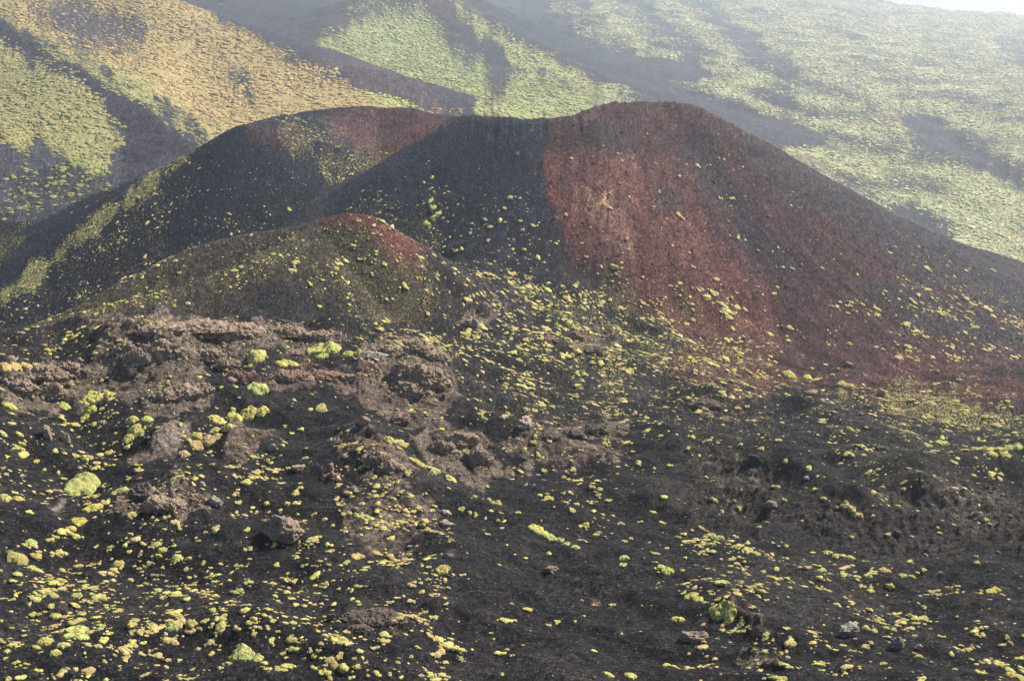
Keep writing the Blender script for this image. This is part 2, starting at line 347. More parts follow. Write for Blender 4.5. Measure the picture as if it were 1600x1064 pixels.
    vegp([(0,500),(40,440),(130,380),(240,290),(330,240),(300,290),(240,360),(320,420),(300,450),(140,480)],.42,[.22,.21,.085],12,[CR])
    vegp([(0,500),(130,440),(330,400),(540,300),(560,340),(400,370),(200,440),(60,500)],.25,[.18,.18,.085],20,[CR])
    vegp([(0,470),(30,430),(100,375),(200,300),(300,235),(310,242),(215,312),(110,395),(50,450)],.75,[.28,.26,.11],6,[CR])
    # ---- background
    bg=(y>300)&np.isin(lay,[G,TA,FA,LE])
    col[bg]=[.036,.037,.044]  # far ash colour lifted slightly, some haze painted into it
    tv=[.46,.34,.16]
    B=[G,TA,LE,FA]
    vegp([(-400,-300),(230,-70),(270,-20),(330,20),(420,60),(470,95),(520,135),(640,172),(760,215),(760,260),(420,260),(330,220),(280,180),(200,130),(130,95),(0,40),(-400,0)],.95,tv,4,[TA])
    vegp([(-400,-200),(220,-20),(250,5),(300,28),(400,66),(510,103),(640,150),(770,215),(760,260),(420,260),(330,220),(280,180),(200,130),(130,95),(0,40),(-400,0)],.95,tv,4,[TA,G])
    vegp([(-400,0),(0,40),(130,95),(200,130),(290,185),(340,220),(300,235),(240,200),(170,160),(60,90),(-20,45),(-400,30)],.9,[.31,.31,.14],10,[TA,G])
    m=pm([(45,15),(130,10),(180,30),(230,50),(180,75),(120,72),(80,45)],12,[TA,G]); veg*=1-m*.75; col=lerp(col,[.06,.052,.056],m)
    m=pm([(340,95),(390,120),(405,160),(380,155),(350,125)],8,[TA,G]); veg*=1-m*.6
    m=pm([(430,85),(500,98),(560,104),(640,135),(720,180),(650,165),(560,140),(480,120)],6,[TA]); veg*=1-m*.93; col=lerp(col,[.070,.050,.055],m)
    vegp([(-400,40),(0,60),(60,95),(120,130),(165,170),(195,205),(190,235),(160,270),(120,262),(60,225),(0,215),(-400,200)],.9,[.33,.32,.14],7,[LE,G,TA])
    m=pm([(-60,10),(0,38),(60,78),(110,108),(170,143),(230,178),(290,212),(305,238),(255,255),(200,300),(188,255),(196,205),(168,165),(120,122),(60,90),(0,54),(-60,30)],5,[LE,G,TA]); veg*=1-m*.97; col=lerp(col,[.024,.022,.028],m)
    vegp([(0,285),(120,250),(180,280),(190,310),(80,330),(0,340)],.45,[.26,.28,.11],8,[LE,G])
    vegp([(0,355),(80,340),(110,370),(60,400),(40,450),(0,470)],.5,[.26,.28,.11],8,[LE,G])
    vegp([(280,30),(320,35),(420,72),(400,78),(310,55)],.75,[.24,.30,.13],4,[G])
    vegp([(430,90),(480,50),(560,38),(620,22),(680,35),(720,75),(760,110),(780,150),(760,200),(700,170),(620,140),(540,105),(450,95)],.88,[.36,.42,.17],9,[G,FA])
    vegp([(520,20),(560,0),(600,-10),(590,5),(545,25)],.7,[.30,.32,.14],4,[FA]); vegp([(580,-5),(595,-5),(600,25),(585,25)],.5,[.27,.29,.14],4,[FA])
    vegp([(675,-10),(710,-10),(760,30),(830,75),(900,115),(960,150),(930,160),(860,120),(790,80),(730,40)],.92,[.46,.48,.19],6,[FA,G])
    vegp([(780,150),(850,130),(960,165),(900,200),(700,180)],.85,[.38,.43,.18],8,[G,FA,TA])
    vegp([(560,120),(700,160),(760,185),(700,185),(560,140)],.8,[.40,.47,.15],6,[G])
    paint([(500,15),(570,0),(700,0),(760,40),(720,60),(640,30),(520,40)],[.06,.042,.046],.7,8,[FA])
    paint([(720,0),(790,20),(900,80),(960,110),(900,100),(800,50)],[.06,.040,.045],.7,6,[FA])
    R_=(px>790)&(y>480)&(lay==G)
    e4=pm([(860,-60),(1000,-200),(2600,-200),(2600,900),(1500,700),(1100,330),(1010,170),(900,60)],20,[G,FA,LE],1.0)*R_
    nz=.80+.45*fbm(jit*0+x/70,y/70,4,91)
    vc=lerp(vc,[.50,.52,.28],e4); veg=np.maximum(veg,e4*np.clip(nz,0,1)*.95)  # far foliage colour raised above its own tone, backlight painted in
    t=sst(.1,.7,fbm(x/50,y/50,3,92))*e4; vc=lerp(vc,[.54,.46,.27],t*.7)
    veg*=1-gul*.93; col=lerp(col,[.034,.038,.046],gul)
    pl=pm([(560,-40),(230,-40),(260,5),(420,70),(470,60),(530,20)],8,[G,FA]); veg*=1-pl
    # ---- foreground speckle
    vegp([(0,650),(0,540),(150,500),(400,482),(560,520),(560,540),(400,500),(250,500),(100,560)],.40,[.33,.26,.10],8,[G])
    vegp([(700,600),(900,580),(1100,600),(1300,600),(1500,660),(1640,640),(1640,720),(1300,690),(1150,720),(1000,660),(760,660)],.38,[.30,.28,.10],25,[G])
    vegp([(1200,580),(1400,600),(1640,640),(1640,690),(1450,660),(1300,640)],.6,[.34,.31,.12],10,[G,CO])
    vegp([(1250,690),(1400,720),(1640,760),(1640,800),(1400,770),(1200,740)],.35,[.30,.28,.10],14,[G])
    veg=np.where((lay==G)&(y<300),np.maximum(veg,.07+.10*np.clip(fin,0,1)),veg)
    return np.clip(col,0,1),np.clip(veg,0,1),vc
# ---------------------------------------------------------------- build helpers
C=bpy.context.collection
def link(o): C.objects.link(o); return o
def mesh_np(name,co,quads=None,tris=None,smooth=True):
    me=bpy.data.meshes.new(name); f=quads if quads is not None else tris; k=f.shape[1]
    me.vertices.add(len(co)); me.vertices.foreach_set('co',np.asarray(co,np.float32).ravel())
    me.loops.add(f.size); me.loops.foreach_set('vertex_index',f.ravel().astype(np.int32))
    me.polygons.add(len(f)); me.polygons.foreach_set('loop_start',(np.arange(len(f))*k).astype(np.int32)); me.update(calc_edges=True)
    if smooth: me.shade_smooth()
    return me
def fattr(me,name,v,kind='FLOAT'):
    a=me.attributes.new(name,kind,'POINT')
    if kind=='FLOAT': a.data.foreach_set('value',np.asarray(v,np.float32))
    else:
        c=np.ones((len(v),4),np.float32); c[:,:3]=v; a.data.foreach_set('color',c.ravel())
class NT:
    def __init__(s,name):
        s.m=bpy.data.materials.new(name); s.m.use_nodes=True; s.t=s.m.node_tree; s.b=s.t.nodes['Principled BSDF']
        s.b.inputs['Roughness'].default_value=.95; s.b.inputs['Specular IOR Level'].default_value=.04
    def n(s,typ,**kw):
        x=s.t.nodes.new('ShaderNode'+typ); ins=kw.pop('i',{})
        for k,v in kw.items(): setattr(x,k,v)
        for k,v in ins.items():
            if hasattr(v,'is_output'): s.t.links.new(v,x.inputs[k])
            else: x.inputs[k].default_value=v
        return x
    def math(s,op,a,b=0,c=0,clamp=False):
        x=s.n('Math',operation=op,i={0:a,1:b,2:c}); x.use_clamp=clamp; return x.outputs[0]
    def mix(s,f,a,b,bt='MIX'):
        x=s.n('Mix',data_type='RGBA',blend_type=bt); x.clamp_factor=True
        for k,v in ((0,f),(6,a),(7,b)):
            if hasattr(v,'is_output'): s.t.links.new(v,x.inputs[k])
            else: x.inputs[k].default_value=v
        return x.outputs[2]
    def ss(s,v,a,b):
        x=s.n('MapRange',interpolation_type='SMOOTHSTEP',i={0:v,1:a,2:b,3:0.0,4:1.0}); return x.outputs[0]
def ground_mat():
    t=NT('volcanic_ground'); n=t.n
    co=n('NewGeometry').outputs['Position']
    col=n('Attribute',attribute_name='col').outputs['Color']; vc=n('Attribute',attribute_name='vcol').outputs['Color']
    veg=n('Attribute',attribute_name='veg').outputs['Fac']; rock=n('Attribute',attribute_name='rock').outputs['Fac']
    far=n('Attribute',attribute_name='dist').outputs['Fac']     # texture size, grows on the far slopes
    sc=n('VectorMath',operation='SCALE',i={0:co,'Scale':t.math('DIVIDE',1.0,far)}).outputs[0]
    n1=n('TexNoise',i={'Vector':sc,'Scale':1.3,'Detail':6,'Roughness':.65}).outputs[0]
    n2=n('TexNoise',i={'Vector':sc,'Scale':3.3,'Detail':6,'Roughness':.8}).outputs[0]
    v1=n('TexVoronoi',i={'Vector':sc,'Scale':5.0,'Randomness':1.0})
    v2=n('TexVoronoi',i={'Vector':sc,'Scale':5.2,'Randomness':1.0})
    # gravel tone: light and dark grains
    tone=t.math('MULTIPLY_ADD',t.math('SUBTRACT',n1,.5),2.3,.98)
    tone=t.math('MULTIPLY',tone,t.math('MULTIPLY_ADD',t.math('SUBTRACT',n2,.5),6.5,1.05,))
    tone=t.math('MAXIMUM',tone,.12)
    gr=n('SeparateColor',i={0:v2.outputs['Color']}).outputs[0]
    grain=t.math('MULTIPLY',t.ss(gr,.74,.99),t.ss(v2.outputs['Distance'],.50,.25))
    tone=t.math('MULTIPLY',tone,t.math('MULTIPLY_ADD',grain,1.7,1.0))
    base=t.mix(1.0,col,n('CombineColor',i={0:tone,1:tone,2:tone}).outputs[0],'MULTIPLY')
    pale=t.mix(t.math('MULTIPLY',grain,.22),base,(.20,.18,.16,1))
    # tiny plants: threshold two cell patterns by the density
    vr=n('SeparateColor',i={0:v1.outputs['Color']}); 
    n3=n('TexNoise',i={'Vector':sc,'Scale':5.5,'Detail':5,'Roughness':.72}).outputs[0]; n4=n('TexNoise',i={'Vector':sc,'Scale':.55,'Detail':4,'Roughness':.6}).outputs[0]
    dn=t.math('MULTIPLY_ADD',t.math('SUBTRACT',n4,.5),.55,veg)
    dn=t.math('MULTIPLY_ADD',dn,.42,.235)                       # threshold on the fine noise
    on=t.ss(t.math('SUBTRACT',dn,t.math('SUBTRACT',1.0,n3)),-.01,.05)
    on=t.math('MULTIPLY',on,t.ss(veg,.02,.1))
    vcol=t.mix(t.math('MULTIPLY',vr.outputs[1],.5),vc,(.36,.30,.14,1)); vcol=t.mix(t.math('MULTIPLY',vr.outputs[2],.55),vcol,(.16,.165,.07,1))
    vcol=t.mix(1.0,vcol,n('CombineColor',i={0:t.math('MULTIPLY_ADD',n2,1.1,.45),1:t.math('MULTIPLY_ADD',n2,1.1,.45),2:t.math('MULTIPLY_ADD',n2,1.1,.45)}).outputs[0],'MULTIPLY')
    fin=t.mix(on,pale,vcol)
    t.t.links.new(fin,t.b.inputs['Base Color'])
    # relief
    h=t.math('MULTIPLY_ADD',n2,.14,t.math('MULTIPLY',n1,.16))
    h=t.math('MULTIPLY_ADD',t.math('SUBTRACT',1.0,v2.outputs['Distance']),.07,h)
    h=t.math('MULTIPLY_ADD',t.math('MULTIPLY',on,n3),.22,h)
    nr_=n('TexNoise',i={'Vector':sc,'Scale':2.6,'Detail':7,'Roughness':.75}).outputs[0]
    h=t.math('MULTIPLY_ADD',t.math('MULTIPLY',rock,nr_),.5,h)
    h=t.math('MULTIPLY',h,far)
    bp=n('Bump',i={'Height':h,'Strength':1.0,'Distance':1.0}); t.t.links.new(bp.outputs[0],t.b.inputs['Normal'])
    return t.m
GM=ground_mat()
# ---------------------------------------------------------------- the terrain, one grid cut into named pieces
tt=np.linspace(-.68,.68,int(1560*Q)); YY=np.concatenate([np.geomspace(36,240,int(1290*Q),endpoint=False),np.geomspace(240,7500,int(560*Q))])
TG,YG_=np.meshgrid(tt,YY); GX=(TG*YG_).ravel(); GY=YG_.ravel(); nr_,nc_=TG.shape
R=surface(GX,GY); GZ,LAYI,PXV,PYV=R[0],R[1],R[2],R[3]
print('surface',round(time.time()-T0,1))
COL,VEG,VC=colours(GX,GY,*R)
print('colours',round(time.time()-T0,1))
ii=np.arange(nr_*nc_).reshape(nr_,nc_); QD=np.stack([ii[:-1,:-1],ii[:-1,1:],ii[1:,1:],ii[1:,:-1]],-1).reshape(-1,4)
dist=np.clip(GY/130,1,14)**.75
LN2=[('foreground_ground',[G]),('red_cinder_cone',[CO]),('small_cinder_cone_hill',[SM]),('crater_hill',[CR]),('tan_ridge_hill',[TA,LE]),('far_cinder_cone_hill',[FA]),('distant_hillside',[])]
fl=LAYI[QD[:,0]]; far_g=(fl==G)&(GY[QD[:,0]]>300)
for nm,ls in LN2:
    sel=np.isin(fl,ls)&~far_g if ls else far_g
    q=QD[sel]; u,inv=np.unique(q,return_inverse=True)
    me=mesh_np(nm,np.stack([GX[u],GY[u],GZ[u]],1),quads=inv.reshape(-1,4))
    fattr(me,'col',COL[u],'FLOAT_COLOR'); fattr(me,'vcol',VC[u],'FLOAT_COLOR'); fattr(me,'veg',VEG[u]); fattr(me,'rock',np.maximum(R[5][u],R[6][u]*.4)); fattr(me,'dist',dist[u])
    me.materials.append(GM); o=link(bpy.data.objects.new(nm,me)); o['kind']='structure'
print('meshes',round(time.time()-T0,1))
# ---------------------------------------------------------------- light, air, camera
sc_=bpy.context.scene
cam=bpy.data.cameras.new('camera'); co_=link(bpy.data.objects.new('camera',cam)); co_.location=(0,0,CZ); co_.rotation_euler=(math.pi/2-TH,0,0)
cam.sensor_width=36; cam.lens=36*F/1600; cam.clip_end=30000; sc_.camera=co_
AZ,EL=math.radians(SUN_AZ),math.radians(SUN_EL)
sl=bpy.data.lights.new('sun','SUN'); sl.energy=SUN_E; sl.angle=math.radians(SUN_ANG); sl.color=(1,.93,.82); so=link(bpy.data.objects.new('sun',sl))
so.rotation_euler=Vector((math.sin(AZ)*math.cos(EL),math.cos(AZ)*math.cos(EL),math.sin(EL))).to_track_quat('Z','Y').to_euler()
w=bpy.data.worlds.new('World'); sc_.world=w; w.use_nodes=True; wt=w.node_tree; sky=wt.nodes.new('ShaderNodeTexSky'); sky.sky_type='NISHITA'; sky.sun_disc=False
sky.sun_elevation=EL; sky.sun_rotation=AZ; sky.altitude=2000; sky.dust_density=SKY_DUST; wt.links.new(sky.outputs[0],wt.nodes['Background'].inputs[0]); wt.nodes['Background'].inputs[1].default_value=SKY_S
vs=sc_.view_settings; vs.view_transform='Standard'; vs.look='None'; vs.exposure=EXPO; vs.gamma=1
if HAZE:
    x0,x1,y0,y1,z0,z1=-4700,4700,-60,7600,float(GZ.min())-1,float(max(GZ.max(),CZ))+6
    v=np.array([(x,y,z) for z in (z0,z1) for y in (y0,y1) for x in (x0,x1)]); fq=np.array([(0,2,3,1),(4,5,7,6),(0,1,5,4),(2,6,7,3),(0,4,6,2),(1,3,7,5)])
    me=mesh_np('haze',v,quads=fq,smooth=False); ho=link(bpy.data.objects.new('haze',me)); ho['kind']='stuff'
    hm=bpy.data.materials.new('haze_air'); hm.use_nodes=True; ht=hm.node_tree; ht.nodes.remove(ht.nodes['Principled BSDF'])
    pv=ht.nodes.new('ShaderNodeVolumePrincipled'); pv.inputs['Color'].default_value=HCOL; pv.inputs['Density'].default_value=HAZE; pv.inputs['Anisotropy'].default_value=HANI
    ht.links.new(pv.outputs[0],ht.nodes['Material Output'].inputs['Volume']); me.materials.append(hm)
# ---------------------------------------------------------------- ground lookup
GZ2=GZ.reshape(nr_,nc_); LY=np.log(YY)
def gz(x,y):
    """height of the built ground at points"""
    x=np.asarray(x,float); y=np.asarray(y,float)
    c=(x/y-tt[0])/(tt[1]-tt[0]); c0=np.clip(c.astype(int),0,nc_-2); fc=np.clip(c-c0,0,1)
    r0=np.clip(np.searchsorted(YY,y)-1,0,nr_-2); fr=np.clip((y-YY[r0])/(YY[r0+1]-YY[r0]),0,1)
    return (GZ2[r0,c0]*(1-fc)+GZ2[r0,c0+1]*fc)*(1-fr)+(GZ2[r0+1,c0]*(1-fc)+GZ2[r0+1,c0+1]*fc)*fr
def W(px,py):
    """where the sight line through a photo pixel meets the ground"""
    a,b=ray(px,py); c=(a-tt[0])/(tt[1]-tt[0]); c0=int(np.clip(c,0,nc_-2)); fc=min(max(c-c0,0),1)
    zc=GZ2[:,c0]*(1-fc)+GZ2[:,c0+1]*fc; d=zc-(CZ+b*YY); k=np.argmax(d>0)
    if k==0: k=1
    f=d[k-1]/(d[k-1]-d[k]) if d[k]!=d[k-1] else 0
    Y=YY[k-1]+(YY[k]-YY[k-1])*f; return float(a*Y),float(Y),float(gz(a*Y,Y))
def pxm(Y): return F/(Y*1.0)*.97      # photo pixels per metre at that depth (about)
# ---------------------------------------------------------------- meshes for plants
def ico(sub):
    import bmesh
    bm=bmesh.new(); bmesh.ops.create_icosphere(bm,subdivisions=sub,radius=1); v=np.array([p.co[:] for p in bm.verts]); f=np.array([[q.index for q in t.verts] for t in bm.faces]); bm.free(); return v,f
ICO={k:ico(k) for k in (1,2,3,4,5,6)}
def n3(v,s,seed):      # cheap 3D noise from three planes
    return (perlin(v[:,0]*s+seed,v[:,1]*s,seed)+perlin(v[:,1]*s,v[:,2]*s+seed,seed+1)+perlin(v[:,2]*s-seed,v[:,0]*s,seed+2))/1.7
def dome(seed,sub=3,lump=.22):
    v,f=ICO[sub]; r_=np.random.default_rng(seed); r=np.full(len(v),.55)
    for q in range(r_.integers(3,7)):      # several hummocks grown together
        a=r_.random()*6.28; d_=r_.uniform(.25,.62); c_=np.array([math.cos(a)*d_,math.sin(a)*d_,r_.uniform(0,.3)]); R_=r_.uniform(.38,.62)
        b_=v@c_; disc=b_*b_-(c_@c_-R_*R_); r=np.maximum(r,np.where(disc>0,b_+np.sqrt(np.maximum(disc,0)),0))
    r=r*(1+lump*.7*n3(v,2.1,seed)+lump*.6*n3(v,5.1,seed+5)+(lump*.5*n3(v,9,seed+9) if sub>2 else 0))
    r=r*(1+r_.normal(0,.035 if sub>2 else .03,len(v)))
    v=v*r[:,None]; v[:,2]=np.where(v[:,2]>0,v[:,2]*.72,v[:,2]*.25); 
    keep=(v[f].mean(1)[:,2]>-.16); f=f[keep]; u,inv=np.unique(f,return_inverse=True); return v[u],inv.reshape(-1,3)
def plant_mat(name,fine):
    t=NT(name); n=t.n; co=n('NewGeometry').outputs['Position']; a=n('Attribute',attribute_name='tint').outputs['Color']
    n1=n('TexNoise',i={'Vector':co,'Scale':fine,'Detail':5,'Roughness':.7}).outputs[0]; n2=n('TexNoise',i={'Vector':co,'Scale':fine*.28,'Detail':3}).outputs[0]
    k=t.math('MAXIMUM',t.math('MULTIPLY_ADD',n1,3.0,-.5),.15); c=t.mix(1.0,a,n('CombineColor',i={0:k,1:k,2:k}).outputs[0],'MULTIPLY')
    c=t.mix(t.math('MULTIPLY',t.ss(n2,.47,.62),.75),c,(.33,.22,.10,1)); c=t.mix(t.math('MULTIPLY',t.ss(n1,.42,.30),.55),c,(.07,.075,.025,1))
    t.t.links.new(c,t.b.inputs['Base Color']); b=n('Bump',i={'Height':n1,'Strength':1.0,'Distance':1.5/fine}); t.t.links.new(b.outputs[0],t.b.inputs['Normal']); return t.m
PM=plant_mat('cushion_foliage',9.0); PF=plant_mat('shrub_foliage',1.6)
TINT=dict(y=(.46,.425,.13),g=(.41,.42,.15),o=(.29,.27,.11),t=(.45,.36,.165),b=(.41,.46,.14))
def jitc(c,s=.12): return np.clip(np.array(c)*(1+rng.normal(0,s))*np.array([1+rng.normal(0,.06),1,1+rng.normal(0,.1)]),.02,.7)
THINGS=[]   # bookkeeping for labels: (object, px, py, rpx, kind, colourword, shape)
CW=dict(y='yellow-green',g='fresh green',o='olive green',t='straw-yellow',b='bright green')
def mat_mesh(lobes,hf,seed,col):
    """lobes [(x,y,r)] world; union of low domes draped on the ground"""
    L=np.array(lobes); r=L[:,2].max(); st=max(r/16,.035); x0,y0=(L[:,:2]-L[:,2:]*1.4).min(0); x1,y1=(L[:,:2]+L[:,2:]*1.4).max(0)
    xs=np.arange(x0,x1+st,st); ys=np.arange(y0,y1+st,st); X,Y=np.meshgrid(xs,ys); x=X.ravel();y=Y.ravel()
    h=np.full(x.shape,-1.0); wob=.26*fbm(x/(r*.9)+seed,y/(r*.9),4,seed)
    for a,b,c in L:
        d=np.hypot(x-a,y-b)/c+wob; hh=np.where(d<1,np.sqrt(np.clip(1-d*d,0,1)),-(d-1)*3); h=np.maximum(h,hh*c*hf)
    h=h+np.where(h>0,(.09 if len(lobes)<3 else .16)*r*fbm(x/(r*.38),y/(r*.38),3,seed+3)*np.clip(h/(r*hf),0,1)+.05*r*perlin(x/.07,y/.07,seed)+.035*r*perlin(x/.13,y/.13,seed+1),0)
    z=gz(x,y)+np.maximum(h,-.08)-.02
    ny,nx=X.shape; i=np.arange(nx*ny).reshape(ny,nx); q=np.stack([i[:-1,:-1],i[:-1,1:],i[1:,1:],i[1:,:-1]],-1).reshape(-1,4)
    q=q[(h[q]>-.05-(.3*r)).all(1)]
    if len(q)==0: return None
    own=np.zeros((ny,nx),bool); okc=np.zeros((ny,nx),bool); okc.ravel()[q[:,0]]=True; best=None; seen=np.zeros_like(okc)
    for a0,b0 in zip(*np.where(okc)):
        if seen[a0,b0]: continue
        st_=[(a0,b0)]; seen[a0,b0]=True; comp=[]
        while st_:
            a1,b1=st_.pop(); comp.append(a1*nx+b1)
            for a2,b2 in ((a1+1,b1),(a1-1,b1),(a1,b1+1),(a1,b1-1)):
                if 0<=a2<ny and 0<=b2<nx and okc[a2,b2] and not seen[a2,b2]: seen[a2,b2]=True; st_.append((a2,b2))
        if best is None or len(comp)>len(best): best=comp
    q=q[np.isin(q[:,0],best)]
    u,inv=np.unique(q,return_inverse=True); cx,cy=L[:,0].mean(),L[:,1].mean(); cz=float(gz(cx,cy))
    me=mesh_np('mat',np.stack([x[u]-cx,y[u]-cy,z[u]-cz],1),quads=inv.reshape(-1,4)); c=np.tile(np.array(col),(len(u),1))
    m=sst(.0,.5,fbm(x[u]/(r*1.2)+9,y[u]/(r*1.2),3,seed+4)); c=c+(c*np.array([.72,.82,.7])-c)*m[:,None]
    fattr(me,'tint',c,'FLOAT_COLOR'); me.materials.append(PM); return me,(cx,cy,cz)
MATS=[ # colour, [(px,py,rpx)...]
('b',[(512,549,19),(496,551,17)]),('y',[(503,559,11)]),('g',[(401,557,17)]),('y',[(440,570,10),(453,569,12)]),('g',[(403,608,17)]),
('y',[(145,624,15),(169,619,13),(189,622,13),(133,630,10),(169,636,11)]),('y',[(139,642,12),(131,655,9),(149,658,13)]),('y',[(101,637,10)]),('g',[(14,636,12),(4,646,9)]),
('y',[(206,656,11)]),('g',[(230,656,11)]),('g',[(210,670,10)]),('y',[(201,686,10)]),('y',[(338,656,15),(365,655,14),(389,647,14),(409,643,11)]),('y',[(355,668,12),(335,673,9)]),
('t',[(305,695,12),(325,688,12),(338,683,8)]),('t',[(288,709,9)]),('y',[(308,681,9)]),('y',[(132,701,12),(135,716,11),(118,712,7)]),('y',[(156,711,7),(170,708,7)]),
('g',[(130,764,28),(118,768,18)]),('g',[(188,769,13),(180,772,9)]),('y',[(147,793,13),(137,797,9)]),('y',[(118,803,9),(122,816,13),(113,825,8)]),('y',[(5,778,14),(6,796,10),(5,806,9)]),('y',[(29,780,10)]),
('t',[(6,573,10),(24,573,9),(42,572,9),(56,570,6)]),('o',[(26,874,18)]),('y',[(56,891,13),(66,900,12),(73,907,9),(84,892,9)]),('o',[(81,930,11)]),('g',[(88,963,11)]),('b',[(118,988,19),(125,996,15),(110,994,13)]),('g',[(68,1003,16)]),('g',[(56,1011,8)]),
('g',[(271,961,15)]),('g',[(270,978,14),(278,975,9)]),('y',[(261,1000,9)]),('g',[(372,1024,19),(384,1026,15)]),('y',[(402,1030,11),(412,1036,8)]),('g',[(276,873,11)]),
('g',[(49,848,10)]),('g',[(120,931,9)]),('y',[(95,907,10),(88,912,7)]),('y',[(126,969,10),(137,972,8)]),('y',[(98,1008,12)]),('y',[(86,1020,10)]),
('y',[(610,687,11),(628,693,9)]),('y',[(625,703,10),(636,712,10),(647,720,9),(657,726,8)]),('g',[(666,731,9),(679,736,10)]),('y',[(705,749,10)]),('y',[(545,553,9),(557,552,8)]),
('y',[(838,829,15),(848,834,10)]),('g',[(860,840,10),(872,845,11),(884,851,8)]),('g',[(899,855,9)]),('y',[(1034,886,8),(1043,893,11)]),('g',[(975,872,10)]),('y',[(691,890,12)]),
('y',[(1054,967,8),(1064,968,7)]),('y',[(950,1054,11)]),('y',[(985,1057,11)]),('y',[(1080,933,12),(1091,937,10)]),('y',[(1129,955,19),(1118,952,12),(1140,961,12),(1138,970,9)]),('b',[(1157,976,8)]),('g',[(1110,837,9),(1122,842,10),(1131,849,8)]),
('g',[(1150,855,10)]),('y',[(1168,861,10),(1182,865,7)]),('g',[(1293,864,9),(1306,869,8)]),('y',[(1329,871,8),(1318,869,7)]),('t',[(1380,890,7),(1386,893,7)]),('y',[(1410,899,7),(1425,901,6)]),('y',[(1548,925,10),(1556,921,8)]),
('y',[(1209,903,8),(1219,904,6)]),('y',[(1580,1054,11),(1592,1058,10)]),('t',[(1320,790,8),(1331,796,8),(1343,805,7)]),('y',[(1234,587,11),(1228,584,7)]),('y',[(1262,592,9),(1273,595,7)]),('y',[(1315,601,9),(1327,604,9)]),
('b',[(1471,694,11)]),('g',[(1436,694,8),(1449,697,8),(1462,701,8)]),('g',[(1530,703,8),(1545,703,9)]),('g',[(1560,702,8),(1575,702,9)]),('b',[(1590,700,9)]),('y',[(1354,981,8),(1366,985,7)]),('y',[(1384,981,7),(1397,984,6)]),('t',[(555,870,8),(564,869,7)]),
('y',[(1551,711,9),(1570,712,9)]),('t',[(1100,640,7),(1092,642,6)])]
